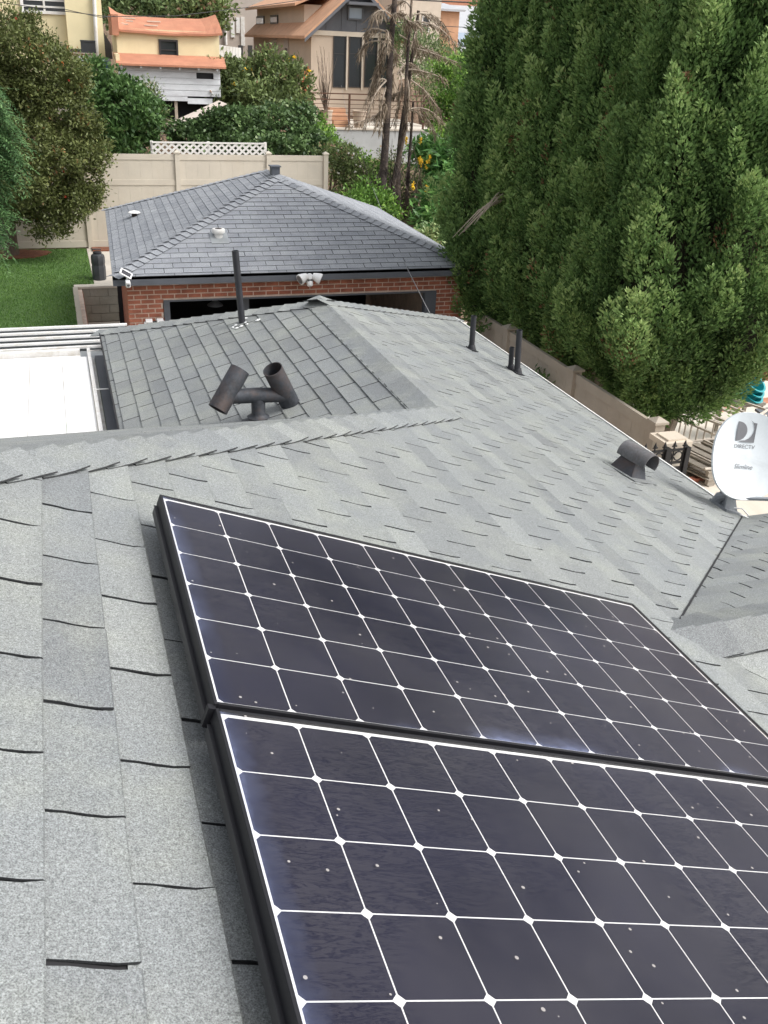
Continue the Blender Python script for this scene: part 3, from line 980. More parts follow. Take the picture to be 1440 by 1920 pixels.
# H-shaped draught cap
hv0 = Vector((1.215, 6.3, 3.535))
hv = thing('chimney_vent', hv0, 'black H-shaped metal vent cap standing behind the hip ridge', 'vent')
cy = 6.3
A1, A2 = at(408, 768, Y=cy - .05), at(450, 693, Y=cy + .06)
B1, B2 = at(550, 768, Y=cy + .06), at(511, 692, Y=cy - .04)
RT = .072
m = MB(); m.pipe(A1, A2, RT, RT - .006, 26); m.build('draught_tube', MATS['vent_metal'], hv, smooth=True)
m = MB(); m.pipe(B1, B2, RT, RT - .006, 26); m.build('draught_tube', MATS['vent_metal'], hv, smooth=True)
ca, cb = at(425, 744, Y=cy), at(541, 740, Y=cy)
m = MB(); m.tube([ca, (ca + cb) / 2 + Vector((0, 0, .004)), cb], [.052, .055, .052], 24); m.build('cross_tube', MATS['vent_metal'], hv, smooth=True)
nk = at(484, 745, Y=cy)
m = MB()
hz = nk.z - hv0.z
m.lathe(Vector((nk.x, cy, hv0.z - .05)), [(.15, .02), (.13, .045), (.075, .075), (.072, .085), (.078, .088), (.082, .094), (.06, .104), (.05, .12), (.05, hz + .05)], 26)
m.build('neck', MATS['vent_metal'], hv, smooth=True)

# round hood vent near the eave
hb = Vector((3.6, 5.14, zN(3.6)))
hd = thing('hood_vent', hb, 'round-topped grey metal hood vent low on the shingle slope', 'vent')
_t = math.radians(-72)
fr_ = (hb, FN[1] * math.cos(_t) + FN[2] * math.sin(_t), FN[2] * math.cos(_t) - FN[1] * math.sin(_t), FN[3])
rh, lh = .078, .25
m = MB()
n = 20
prof = []
for k in range(n + 1):
    t = math.radians(-25 + 230 * k / n)
    prof.append((math.cos(t) * rh, math.sin(t) * rh))
ctr_h = .135
vs, fs = [], []
for rr_, sgn in ((1.0, 0), (.93, 1)):
    for a in (-.12, .0, .13):
        for (b, c) in prof:
            vs.append(tow(fr_, a, b * rr_ - .01, ctr_h + c * rr_))
q = n + 1
for lay in range(2):
    for i in range(2):
        for k in range(n):
            a = lay * 3 * q + i * q + k
            fs.append((a, a + 1, a + q + 1, a + q))
for i in range(2):
    for k in (0, n):
        a = i * q + k; fs.append((a, a + q, a + q + 3 * q, a + 3 * q))
for k in range(n):
    a = 2 * q + k; fs.append((a, a + 1, a + 1 + 3 * q, a + 3 * q))
m.add(vs, fs)
back = [tow(fr_, -.12, b - .01, ctr_h + c) for b, c in prof]
m.add(back, [tuple(range(len(back)))])
m.build('hood', MATS['hood_metal'], hd, smooth=True)
m = MB(); m.add([tow(fr_, .02, b * .93 - .01, ctr_h + c * .93) for b, c in prof], [tuple(range(len(prof)))]); m.build('dark_throat', MATS['vent_dark'], hd)  # dark disc paints the shade inside the hood mouth
m = MB()
w0 = [(-.11, -.10), (.09, -.10), (.09, .08), (-.11, .08)]
w1 = [(-.085, -.065), (.045, -.065), (.045, .045), (-.085, .045)]
b0 = [tow(fr_, a, b, .006) for a, b in w0]
b1 = [tow(fr_, a, b, .11) for a, b in w1]
m.add(b0 + b1, [(0, 1, 5, 4), (1, 2, 6, 5), (2, 3, 7, 6), (3, 0, 4, 7), (4, 5, 6, 7)])
m.build('neck', MATS['vent_metal'], hd)
m = MB()
m.box(tow(fr_, 0, 0, .010), (.30, .28, .005), Matrix((fr_[1], fr_[2], fr_[3])).transposed())
m.build('flashing', MATS['roof_shingle'], hd)

# ------------------------------------------------------------------ satellite dish
dc = at(1403, 856, Y=4.93)
al = math.radians(16)
hx = Vector((math.cos(al), -math.sin(al), -.055)).normalized()
el = math.radians(22)
hn = Vector((-math.sin(al) * math.cos(el), -math.cos(al) * math.cos(el), math.sin(el)))
hn = (hn - hx * hn.dot(hx)).normalized()
hu = hn.cross(hx).normalized()
if hu.z < 0: hu.negate()
foot = Vector((4.36, 5.0, zN(4.36)))
ds = thing('satellite_dish', foot, 'white satellite dish with DIRECTV lettering on a grey mast at the eave', 'satellite dish')
RX, RY = .252, .305
def dish_pt(u, v, depth=.05):
    return dc + hx * (u * RX) + hu * (v * RY) - hn * (depth * (1 - u * u - v * v)) 
def superell(t):
    c, s = math.cos(t), math.sin(t)
    e_ = 2 / 2.35
    return (abs(c) ** e_ * (1 if c > 0 else -1), abs(s) ** e_ * (1 if s > 0 else -1))
vs, fs = [], []
NA_, NRr = 48, 8
for lay in range(2):
    vs.append(dish_pt(0, 0) - hn * (.006 * lay))
    for i in range(1, NRr + 1):
        for k in range(NA_):
            u, v = superell(2 * math.pi * k / NA_)
            rr = i / NRr
            p = dc + hx * (u * rr * RX) + hu * (v * rr * RY) - hn * (.055 * (1 - rr * rr)) - hn * (.006 * lay)
            if i == NRr and lay == 1: p = p - hn * .012 + (hx * u + hu * v) * .004
            vs.append(p)
st_ = 1 + NRr * NA_
for lay in range(2):
    b = lay * st_
    for k in range(NA_): fs.append((b, b + 1 + k, b + 1 + (k + 1) % NA_))
    for i in range(NRr - 1):
        for k in range(NA_):
            a = b + 1 + i * NA_ + k; a2 = b + 1 + i * NA_ + (k + 1) % NA_
            fs.append((a, a2, a2 + NA_, a + NA_))
for k in range(NA_):
    a = 1 + (NRr - 1) * NA_ + k; a2 = 1 + (NRr - 1) * NA_ + (k + 1) % NA_
    fs.append((a, a2, a2 + st_, a + st_))
m = MB(); m.add(vs, fs)
refl = m.build('reflector', MATS['dish_white'], ds, smooth=True)
def on_dish(x, y, lift=.0035):
    """x, y in metres on the dish face"""
    u, v = x / RX, y / RY
    rr = (abs(u) ** 2.35 + abs(v) ** 2.35) ** (1 / 2.35)
    return dc + hx * x + hu * y - hn * (.055 * (1 - rr * rr)) + hn * lift
# emblem: a half-round wedge and a crescent corner, printed on the face
def flat_print(polys, name):
    mbk = MB()
    for pl in polys:
        mbk.add([on_dish(x, y) for x, y in pl], [tuple(range(len(pl)))])
    return mbk.build(name, MATS['dish_print'], refl)
ex0, ey0, es = -.085, .105, .135
half_d = [(ex0, ey0), (ex0, ey0 + es)]
for k in range(1, 13):
    t = math.pi / 2 - math.pi * k / 12 * .98
    half_d.append((ex0 + .075 * max(0, math.cos(t)) ** .9, ey0 + es / 2 + es / 2 * math.sin(t)))
cres = [(ex0 + .02, ey0 - .006), (ex0 + es, ey0 - .006), (ex0 + es, ey0 + es * .96), (ex0 + es * .82, ey0 + es * .98)]
for k in range(9):
    t = math.radians(60 - 150 * k / 8)
    cres.append((ex0 + .045 + .078 * math.cos(t), ey0 + .082 + .078 * math.sin(t)))
cres = cres[:4] + [p for p in cres[4:] if p[0] <= ex0 + es]
flat_print([half_d], 'emblem_wedge')
flat_print([cres], 'emblem_crescent')
def lettering(text, name, x0, y0, height, width, shear=0.0, thin=0.0):
    cu = bpy.data.curves.new(name, 'FONT')
    cu.body = text
    cu.size = 1.0
    cu.shear = shear
    cu.offset = thin
    to = bpy.data.objects.new(name, cu)
    COL.objects.link(to)
    dg = bpy.context.evaluated_depsgraph_get()
    me = bpy.data.meshes.new_from_object(to.evaluated_get(dg))
    bpy.data.objects.remove(to)
    co = np.array([v.co[:] for v in me.vertices])
    mn, mx = co.min(0), co.max(0)
    off = wloc(refl)
    for v in me.vertices:
        x = x0 + (v.co.x - mn[0]) / (mx[0] - mn[0]) * width
        y = y0 + (v.co.y - mn[1]) / (mx[1] - mn[1]) * height
        v.co = on_dish(x, y) - off
    me.materials.clear()
    me.materials.append(MATS['dish_print'])
    return link(name, me, refl)
lettering('DIRECTV', 'lettering', -.088, .055, .027, .15)
lettering('Slimline', 'lettering', -.075, -.09, .034, .135, .35)
# mast, foot, arm, cables
m = MB()
mt = dc - hn * .16 - hu * .08
m.tube([foot + Vector((0, 0, .02)), foot + Vector((.0, .0, .10)), foot + Vector((.01, .0, .2)), mt], [.036, .03, .027, .027], 16)
m.build('mast', MATS['dish_grey'], ds, smooth=True)
m = MB()
m.box(foot + Vector((0, 0, .012)), (.15, .2, .02), Matrix((FN[1], FN[2], FN[3])).transposed())
m.tube([foot + Vector((-.03, .06, .02)), foot + Vector((-.02, .05, .07)), foot + Vector((0, .0, .1))], [.05, .045, .035], 12)
m.prism([foot + Vector((-.06, -.07, .03)), foot + Vector((.06, -.07, -.012)), foot + Vector((.035, -.03, .12)), foot + Vector((-.03, -.03, .13))], (0, .02, 0))
m.prism([foot + Vector((-.06, .05, .03)), foot + Vector((.06, .05, -.012)), foot + Vector((.035, .03, .12)), foot + Vector((-.03, .03, .13))], (0, .02, 0))
m.build('foot_bracket', MATS['dish_grey'], ds)
m = MB()
m.lathe(mt - Vector((0, 0, .06)), [(.03, 0), (.034, .01), (.034, .05), (.03, .06)], 14)
m.bar(mt, dc - hn * .064 - hu * .05, .05, .06)
m.build('clamp', MATS['black_metal'], ds)
m = MB()
ar0 = dc - hu * (RY * .98) - hn * .02
ar1 = ar0 + hx * .10 + hn * .42 - hu * .03
m.bar(ar0 - hx * .06 - hn * .03, ar0 + hx * .16 + Vector((0, -.05, .035)), .03, .018)
m.bar(ar0 + hx * .15 + Vector((0, -.05, .035)), ar0 + hx * .55 + Vector((0, -.22, .12)), .03, .02)
m.build('feed_arm', MATS['dish_grey'], ds)
m = MB()
fe = ar0 + hx * .55 + Vector((0, -.22, .12))
m.box(fe + Vector((.02, 0, .05)), (.16, .1, .09))
m.build('receiver_head', MATS['dish_grey'], ds, bevel=.01)
m = MB()
c0 = foot + Vector((.02, -.05, .03))
m.tube([c0, c0 + Vector((.06, -.03, .0)), c0 + Vector((.12, -.02, -.05)), c0 + Vector((.16, -.04, -.09)), c0 + Vector((.10, -.10, -.055)), c0 + Vector((.0, -.09, -.01))], .005, 8)
m.build('white_cable', MATS['white_plastic'], ds, smooth=True)
m = MB()
m.tube([mt, mt + Vector((.08, -.02, -.05)), mt + Vector((.14, -.05, -.02)), mt + Vector((.18, -.02, .02))], .004, 8)
m.build('black_cable', MATS['cable_black'], ds, smooth=True)

# ------------------------------------------------------------------ patio cover beside the wing
pc = thing('patio_cover', (-1.5, 8.6, 0), 'flat white metal patio cover beside the shingled wing', 'patio cover')
ZP = 3.03
m = MB()
k = -5.0
while k < .11:
    x1 = min(k + .305, .13)
    m.box2((k, 7.05, ZP - .03), (x1 - .004, 9.78, ZP))
    k += .305
for x_ in []: pass
m.build('roof_sheet', MATS['patio_white'], pc)
m = MB()
m.box2((.132, 7.05, ZP - .10), (.165, 10.02, ZP + .03))
m.box2((.165, 7.05, ZP - .10), (.2, 10.02, ZP - .085))
m.build('side_gutter', MATS['patio_edge'], pc)
m = MB()
m.box2((.145, 8.62, ZP + .03), (.27, 8.645, ZP + .036))
m.box2((.145, 9.86, ZP + .03), (.27, 9.885, ZP + .036))
m.build('gutter_strap', MATS['white_paint'], pc)
m = MB()
m.box2((-5, 9.78, ZP - .1), (.062, 9.82, ZP - .005))
m.box2((-5, 9.84, ZP - .13), (.062, 9.90, ZP - .02))
m.box2((-5, 9.92, ZP - .1), (.062, 9.99, ZP + .03))
m.build('end_gutter', MATS['patio_edge'], pc)
for x_ in (-4.9, -.1):
    m = MB(); m.box2((x_ - .05, 9.80, 0), (x_ + .05, 9.9, ZP - .1)); m.build('post', MATS['white_paint'], pc)
m = MB()
m.box2((.205, 7.1, ZP - .25), (.36, 10.0, ZP - .06))
m.build('flashing_trough', MATS['fascia_grey'], pc)
# screw heads and stains
m = MB()
for xx in np.arange(-2.9, .0, .305):
    for yy in (9.60, 9.5, 8.55):
        m.lathe((xx + .15 + rnd.uniform(-.03, .03), yy, ZP), [(.009, 0), (.007, .004), (.003, .005)], 7)
m.build('screw_head', MATS['patio_edge'], pc)
# louvred screen beyond the patio cover
lv = thing('louvre_panel', (-1.5, 10.6, 0), 'grey and white metal slat awning edge beyond the white patio cover', 'awning')
m = MB()
m.box2((-5, 10.12, 2.86), (.31, 10.42, 2.9))
m.build('fascia_band', MATS['grey_metal'], lv)
for k in range(5):
    m = MB()
    x1 = .62 if k >= 2 else .31
    m.box2((-5, 10.40 + .165 * k, 2.935 + .012 * k), (x1, 10.448 + .165 * k, 2.955 + .012 * k))
    m.build('slat', MATS['patio_edge'], lv)
m = MB()
for k in range(5):
    x1 = .60 if k >= 2 else .30
    m.box2((-5, 10.452 + .165 * k, 2.84), (x1, 10.56 + .165 * k, 2.915 + .012 * k))
m.build('gap_channel', MATS['grey_metal'], lv)
for x_ in (-4.9, .1):
    m = MB(); m.box2((x_ - .05, 10.5, 0), (x_ + .05, 10.6, 2.9)); m.build('post', MATS['grey_metal'], lv)
# ------------------------------------------------------------------ brick garage
SHR = 0.04
GX0, GX1 = 0.92, 6.82           # wall faces
GY0, GY1 = 15.7, 21.7
EX0, EX1, EY0, EY1 = 0.70, 6.92, 15.4, 21.95
EZ = 2.58
def gs(x, y, z=0):
    return Vector((x + SHR * (y - EY0), y, z))
garage = thing('garage', gs(3.8, 18.5, 0), 'red brick garage with blue-grey hip roof and a dark open doorway', 'garage')
RA, RB = gs(3.82, 18.2, 3.73), gs(3.82, 19.2, 3.73)
c_fl, c_fr, c_bl, c_br = gs(EX0, EY0, EZ), gs(EX1, EY0, EZ), gs(EX0, EY1, EZ), gs(EX1, EY1, EZ)
def plane_frame(top_pt, e0, e1):
    """frame with E along the eave, S downslope; origin at the ridge point"""
    E_ = (e1 - e0).normalized()
    dn = (e0 - top_pt)
    S_ = (dn - E_ * dn.dot(E_)).normalized()
    f = frame(top_pt, S_, E_)
    if f[3].z < 0:
        f = frame(top_pt, S_, -E_)
    return f
FGf = plane_frame(RA, c_fl, c_fr)
FGl = plane_frame(RA, c_fl, c_bl)
FGr = plane_frame(RA, c_fr, c_br)
FGb = plane_frame(RB, c_bl, c_br)
gcand, gsmall = [], []
for k, (f, pts) in enumerate(((FGf, [RA, c_fl, c_fr]), (FGl, [RA, c_fl, c_bl, RB]), (FGr, [RA, c_fr, c_br, RB]), (FGb, [RB, c_bl, c_br]))):
    cell = [topl(f, p) for p in pts]
    ss = [c[0] for c in cell]; bb = [c[1] for c in cell]
    roof_field(garage, 'g', f, [cell], 0.14, 0.305, 0.006, 0.03, 0.02, (min(ss), max(ss)), (min(bb), max(bb)), 'garage_shingle', gcand, gsmall, 0.001, (lambda s, b: True) if k > 1 else None, 30 + k)
finish_field(garage, gcand, gsmall, 'garage_shingle')
m = MB()
for pts in ([RA, c_fl, c_fr], [RA, c_fl, c_bl, RB], [RA, c_fr, c_br, RB], [RB, c_bl, c_br]):
    m.prism([p - Vector((0, 0, .005)) for p in pts], (0, 0, -.04))
m.build('roof_deck', MATS['deck_felt'], garage)
ridge_caps(garage, RA, c_fl, FGf[3], FGl[3], 'garage_shingle', half=.13, expo=.15, seed=31, lift=.02)
ridge_caps(garage, RA, c_fr, FGf[3], FGr[3], 'garage_shingle', half=.13, expo=.15, seed=32, lift=.02)
ridge_caps(garage, RB, c_bl, FGl[3], FGb[3], 'garage_shingle', half=.13, expo=.15, seed=33, lift=.02)
ridge_caps(garage, RB, RA, FGl[3], FGr[3], 'garage_shingle', half=.13, expo=.15, seed=34, lift=.01)
# fascia and soffit
m = MB()
m.bar(gs(EX0, EY0 + .012, EZ - .075), gs(EX1, EY0 + .012, EZ - .075), .024, .135)
m.build('fascia', MATS['fascia_grey'], garage)
m = MB()
m.bar(gs(EX0 + .012, EY0 + .03, EZ - .075), gs(EX0 + .012, EY1, EZ - .075), .024, .13)
m.build('fascia', MATS['fascia_grey'], garage)
m = MB()
m.prism([gs(EX0 + .03, EY0 + .03, EZ - .14), gs(EX1, EY0 + .03, EZ - .14), gs(EX1, EY1, EZ - .14), gs(EX0 + .03, EY1, EZ - .14)], (0, 0, .02))
m.build('soffit', MATS['fascia_grey'], garage)
# core wall (mortar) with the door opening, bricks proud of it
OX0, OX1, OZ = 1.50, 6.28, 2.09
m = MB()
mz = 2.45
m.box2((GX0 + .01, GY0 + .008, 0), (OX0 - .02, GY0 + .12, mz))
m.box2((OX1 + .02, GY0 + .008, 0), (GX1 - .01, GY0 + .12, mz))
m.box2((OX0 - .02, GY0 + .008, OZ + .02), (OX1 + .02, GY0 + .12, mz))
m.prism([gs(GX0 + .01, GY0 + .12), gs(GX0 + .12, GY0 + .12), gs(GX0 + .12, GY1), gs(GX0 + .01, GY1)], (0, 0, mz))
m.prism([gs(GX1 - .12, GY0 + .12), gs(GX1 - .01, GY0 + .12), gs(GX1 - .01, GY1), gs(GX1 - .12, GY1)], (0, 0, mz))
m.prism([gs(GX0 + .12, GY1 - .1), gs(GX1 - .12, GY1 - .1), gs(GX1 - .12, GY1), gs(GX0 + .12, GY1)], (0, 0, mz))
m.build('mortar_wall', MATS['mortar'], garage)
BL, BC_, BJ = 0.218, 0.0757, 0.0195
goff = wloc(garage)
bmesh_cache = {}
def brick_mesh(L):
    key = (round(L, 3))
    if key not in bmesh_cache:
        lst = []
        for q in range(3):
            me = bpy.data.meshes.new('brick')
            h, d = BC_ - BJ, .03
            r = random.Random(int(key * 1000) + q)
            j = lambda: r.uniform(-.0022, .0022)
            vs = [(x + j(), y, z + j()) for x in (0, L) for y in (0, d) for z in (0, h)]
            me.from_pydata(vs, [], [(0, 1, 3, 2), (4, 6, 7, 5), (0, 4, 5, 1), (2, 3, 7, 6), (0, 2, 6, 4), (1, 5, 7, 3)])
            me.materials.append(MATS['brick'])
            lst.append(me)
        bmesh_cache[key] = lst
    return bmesh_cache[key]
nb = 0
top_z = 2.44
rows = int((top_z - 1.0) / BC_)
for r_ in range(rows):
    z = top_z - (r_ + 1) * BC_
    spans = [(GX0, GX1)] if z > OZ + .015 else [(GX0, OX0 - .012), (OX1 + .012, GX1)]
    for (xa, xb) in spans:
        x = GX0 - (BL / 2 if r_ % 2 else 0)
        while x < xb:
            a, b = max(x, xa), min(x + BL - BJ, xb)
            if b - a > .03:
                o = link('brick', brick_mesh(b - a)[rnd.randrange(3)], garage)
                o.location = Vector((a, GY0 - .004 + rnd.uniform(-.002, .002), z + BJ / 2)) - goff
                nb += 1
            x += BL
# side courses seen edge-on, joined
m = MB()
for r_ in range(rows + 10):
    z = top_z - (r_ + 1) * BC_
    y = GY0 + .03 - (BL / 2 if r_ % 2 else 0)
    while y < GY1:
        a, b = max(y, GY0 + .03), min(y + BL - BJ, GY1)
        if b - a > .03 and z > 0:
            p = gs(GX0, a)
            m.box2((p.x - .004, a, z + BJ / 2), (p.x + .028, b, z + BC_ - BJ / 2))
        y += BL
so = m.build('side_brickwork', MATS['brick'], garage)
so['kind'] = 'stuff'
# door frame, lintel, centre post and dark interior
m = MB(); m.box2((OX0 - .012, GY0 - .02, 0), (OX0 + .085, GY0 + .12, OZ)); m.build('door_jamb', MATS['fascia_grey'], garage)
m = MB(); m.box2((OX1 - .20, GY0 - .02, 0), (OX1 + .012, GY0 + .12, OZ)); m.build('door_jamb', MATS['fascia_grey'], garage)
m = MB(); m.box2((OX0 - .012, GY0 - .022, OZ), (OX1 + .012, GY0 + .12, OZ + .024)); m.build('lintel', MATS['fascia_grey'], garage)
m = MB(); m.box2((2.86, GY0 + .25, 0), (2.95, GY0 + .34, OZ + .1)); m.build('track_post', MATS['fascia_grey'], garage)
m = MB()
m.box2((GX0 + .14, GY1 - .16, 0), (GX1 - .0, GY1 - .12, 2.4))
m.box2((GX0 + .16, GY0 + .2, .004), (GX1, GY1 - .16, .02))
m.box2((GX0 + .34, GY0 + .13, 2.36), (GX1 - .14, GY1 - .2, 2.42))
m.build('interior_shade', MATS['dark_interior'], garage)  # near-black back, floor and ceiling paint in the garage's inner shade
m = MB()
lp = at(403, 567, Y=16.3)
m.lathe(lp - Vector((0, 0, .05)), [(.14, 0), (.13, .02), (.05, .07), (.03, .11)], 18)
m.build('pendant_lamp', MATS['lamp_tin'], garage, smooth=True)
# roof vents
def on_front(px):
    rr = ray(*px); n = np.array(FGf[3]); d = n @ (np.array(FGf[0]) - np.array([0, 0, CAMZ]))
    return Vector(rr * (d / (n @ rr))) + Vector((0, 0, CAMZ))
def on_leftg(px):
    rr = ray(*px); n = np.array(FGl[3]); d = n @ (np.array(FGl[0]) - np.array([0, 0, CAMZ]))
    return Vector(rr * (d / (n @ rr))) + Vector((0, 0, CAMZ))
vp = on_front((410, 444))
v1 = thing('roof_vent', vp, 'short round white metal vent cap on the garage slope above the doorway', 'roof vent')
m = MB(); m.lathe(vp - Vector((0, 0, .03)), [(.07, 0), (.07, .09), (.105, .095), (.112, .115), (.112, .15), (.10, .165), (.06, .166), (.05, .15)], 22); m.build('cap', MATS['white_paint'], v1, smooth=True)
m = MB(); m.lathe(vp + Vector((0, 0, .138)), [(.06, 0), (.055, .003)], 18); m.build('throat', MATS['vent_dark'], v1)  # dark disc painted for the shaded cap opening
m = MB(); m.box(vp + FGf[3] * .012 + FGf[1] * .05, (.34, .3, .006), Matrix((FGf[1], FGf[2], FGf[3])).transposed()); m.build('flashing', MATS['grey_metal'], v1)
vp = on_leftg((252, 406))
v2 = thing('roof_vent', vp, 'pale mushroom vent cap on the garage slope facing the lawn', 'roof vent')
m = MB(); m.lathe(vp - Vector((0, 0, .03)), [(.05, 0), (.05, .10)], 16); m.build('stem', MATS['vent_dark'], v2, smooth=True)
m = MB(); m.lathe(vp + Vector((0, 0, .07)), [(.115, 0), (.12, .008), (.09, .03), (.03, .042)], 22); m.build('cap', MATS['white_paint'], v2, smooth=True)
vp = RA + Vector((.05, .35, .0))
v3 = thing('roof_vent', vp, 'small dark metal vent box on the garage ridge', 'roof vent')
m = MB(); m.box(vp + Vector((0, 0, .07)), (.16, .2, .16)); m.build('body', MATS['fascia_grey'], v3, bevel=.01)
m = MB(); m.box(vp + Vector((0, 0, .155)), (.2, .24, .02)); m.build('lid', MATS['fascia_grey'], v3)
# floodlight
fp = at(580, 523, Y=EY0 - .10)
fl = thing('floodlight', fp + Vector((0, .08, 0)), 'white twin-head floodlight on the garage fascia', 'floodlight')
m = MB(); m.box(fp + Vector((0, .05, .0)), (.12, .09, .13)); m.lathe(fp + Vector((0, .0, .03)), [(.06, 0), (.062, .03), (.04, .06)], 16, (0, -1, .3)); m.build('base', MATS['white_plastic'], fl, smooth=True)
m = MB(); m.lathe(fp + Vector((0, -.02, -.03)), [(.05, 0), (.055, .03), (.05, .075), (.03, .09)], 16, (0, -.3, -1)); m.build('sensor', MATS['white_plastic'], fl, smooth=True)
m = MB(); m.box(fp + Vector((0, -.05, -.01)), (.07, .03, .03)); m.build('sensor_window', MATS['dark_plastic'], fl)
for s_ in (-1, 1):
    ax = Vector((s_ * .86, -.34, -.36)).normalized()
    q0 = fp + Vector((s_ * .05, -.02, .06))
    m = MB(); m.lathe(q0, [(.045, 0), (.062, .04), (.088, .12), (.09, .15), (.075, .153)], 18, ax); m.build('lamp_head', MATS['white_plastic'], fl, smooth=True)
    m = MB(); m.lathe(q0 + ax * .154, [(.072, 0), (.06, .002)], 18, ax); m.build('lens', MATS['lamp_tin'], fl)
# camera with its own little solar panel on the eave corner
cp = at(236, 514, Y=EY0 - .03)
cm = thing('security_camera', cp, 'white security camera with small solar panel on the garage eave corner', 'camera')
R_ = Matrix.Rotation(math.radians(32), 3, 'Y') @ Matrix.Rotation(math.radians(38), 3, 'X')
m = MB(); m.box(cp + Vector((0, -.05, .02)), (.2, .12, .012), R_); m.build('panel_frame', MATS['white_plastic'], cm, bevel=.004)
m = MB(); m.box(cp + Vector((0, -.05, .02)) + R_ @ Vector((0, 0, .0075)), (.15, .075, .004), R_); m.build('panel_cells', MATS['cell_dark'], cm)
m = MB(); m.tube([cp + Vector((0, -.04, .01)), cp + Vector((.01, -.03, -.06)), cp + Vector((.02, -.05, -.09))], .014, 8); m.build('bracket', MATS['white_plastic'], cm)
m = MB(); m.box(cp + Vector((.015, -.08, -.13)), (.075, .12, .10), Matrix.Rotation(math.radians(14), 3, 'X')); m.build('body', MATS['white_plastic'], cm, bevel=.018)
m = MB(); m.lathe(cp + Vector((.018, -.139, -.145)), [(.022, 0), (.02, .006)], 14, (0, -1, .2)); m.build('lens', MATS['dark_plastic'], cm)
# spotlight bar on the pier
bp = at(290, 606, Y=GY0 - .08)
sb = thing('spotlight_bar', bp, 'white and black twin spotlight fixture on the garage brick pier', 'spotlight')
m = MB(); m.box(bp + Vector((0, .03, 0)), (.30, .05, .05)); m.build('bar', MATS['dark_plastic'], sb, bevel=.006)
for s_ in (-1, 1):
    m = MB(); m.box(bp + Vector((s_ * .09, -.02, .045)), (.11, .1, .03), Matrix.Rotation(math.radians(20), 3, 'X')); m.build('lamp', MATS['white_plastic'], sb, bevel=.008)
    m = MB(); m.box(bp + Vector((s_ * .15, -.02, -.01)), (.035, .08, .08)); m.build('end_bracket', MATS['white_plastic'], sb, bevel=.006)
m = MB(); m.box(bp + Vector((.03, -.02, -.05)), (.09, .07, .04)); m.build('sensor', MATS['white_plastic'], sb, bevel=.006)
# ------------------------------------------------------------------ ground, terraces, lawn
def sst(a, b, t):
    t = np.clip((t - a) / (b - a), 0, 1)
    return t * t * (3 - 2 * t)
def hill(x, y):
    x, y = np.asarray(x, float), np.asarray(y, float)
    rt = sst(6.6, 8.6, x)
    h = 1.0 * sst(27.1, 27.6, y) + (2.2 * (1 - rt) + .5 * rt) * sst(27.6, 36, y) + (1.0 * rt + .2) * sst(41.2, 47, y) + 1.6 * sst(47, 60, y) + 7 * sst(60, 100, y) + 22 * sst(95, 260, y)
    e = sst(7.3, 9.5, x) * (1.6 * sst(22.0, 27.4, y)) * (1 - sst(27.1, 27.6, y)) + 0.0
    w = 0.5 * sst(-2, -20, -x) * 0
    return h + e + w
gx = np.unique(np.concatenate([np.linspace(-150, -12, 16), np.linspace(-12, 40, 90), np.linspace(40, 170, 16)]))
gy = np.unique(np.concatenate([np.linspace(-40, 20, 14), np.linspace(20, 62, 100), np.linspace(62, 300, 40)]))
XX, YY = np.meshgrid(gx, gy)
ZZ = hill(XX, YY)
rough = np.where(YY > 28, 1.0, 0.0)
ZZ = ZZ + rough * (0.10 * np.sin(XX * 1.3 + YY * .7) + 0.08 * np.sin(XX * .6 - YY * 1.1 + 2)) * np.clip((YY - 28) / 4, 0, 1)
nx_, ny_ = len(gx), len(gy)
me = bpy.data.meshes.new('ground')
vv = np.stack([XX.ravel(), YY.ravel(), ZZ.ravel()], 1)
idx = np.arange(nx_ * ny_).reshape(ny_, nx_)
qd = np.stack([idx[:-1, :-1].ravel(), idx[:-1, 1:].ravel(), idx[1:, 1:].ravel(), idx[1:, :-1].ravel()], 1)
me.from_pydata(vv.tolist(), [], qd.tolist())
me.polygons.foreach_set('use_smooth', [True] * len(me.polygons))
tag(link('ground', me, None, MATS['soil']), kind='structure')
def slab(name, pts, z0, z1, matn):
    m = MB(); m.prism([(x, y, z0) for x, y in pts], (0, 0, z1 - z0))
    return tag(m.build(name, MATS[matn]), kind='structure')
slab('driveway', [(-14, -14), (7.0, -14), (7.0, 22.4), (0.36, 22.4), (0.36, 10.9), (-14, 10.9)], -.05, .006, 'concrete')
slab('neighbour_pavement', [(7.02, -14), (30, -14), (30, 21), (7.02, 21)], -.05, .004, 'concrete_pale')
slab('paving_strip', [(11.6, 14.02), (30, 17.6), (30, 17.85), (11.6, 14.26)], 0, .012, 'terracotta')
LZ = .8
slab('lawn', [(-14, 11.2), (0.17, 11.2), (0.17, 22.62), (0.612, 22.635), (0.612, 26.95), (-14, 26.95)], 0.0, LZ, 'turf_base')
slab('terrace', [(0.618, 22.62), (7.3, 22.62), (7.3, 26.95), (0.618, 26.95)], 0.0, LZ + .004, 'concrete')
slab('mulch_bed', [(0.75, 26.5), (7.2, 26.5), (7.2, 26.94), (0.75, 26.94)], LZ + .004, LZ + .04, 'red_mulch')
# mulch round the tree at the fence
vs = []
for k in range(24):
    t = 2 * math.pi * k / 24
    vs.append((-1.35 + math.cos(t) * (1.0 + .15 * math.sin(3 * t)), 26.3 + math.sin(t) * (.62 + .1 * math.cos(2 * t))))
slab('mulch_ring', vs, LZ - .01, LZ + .03, 'red_mulch')

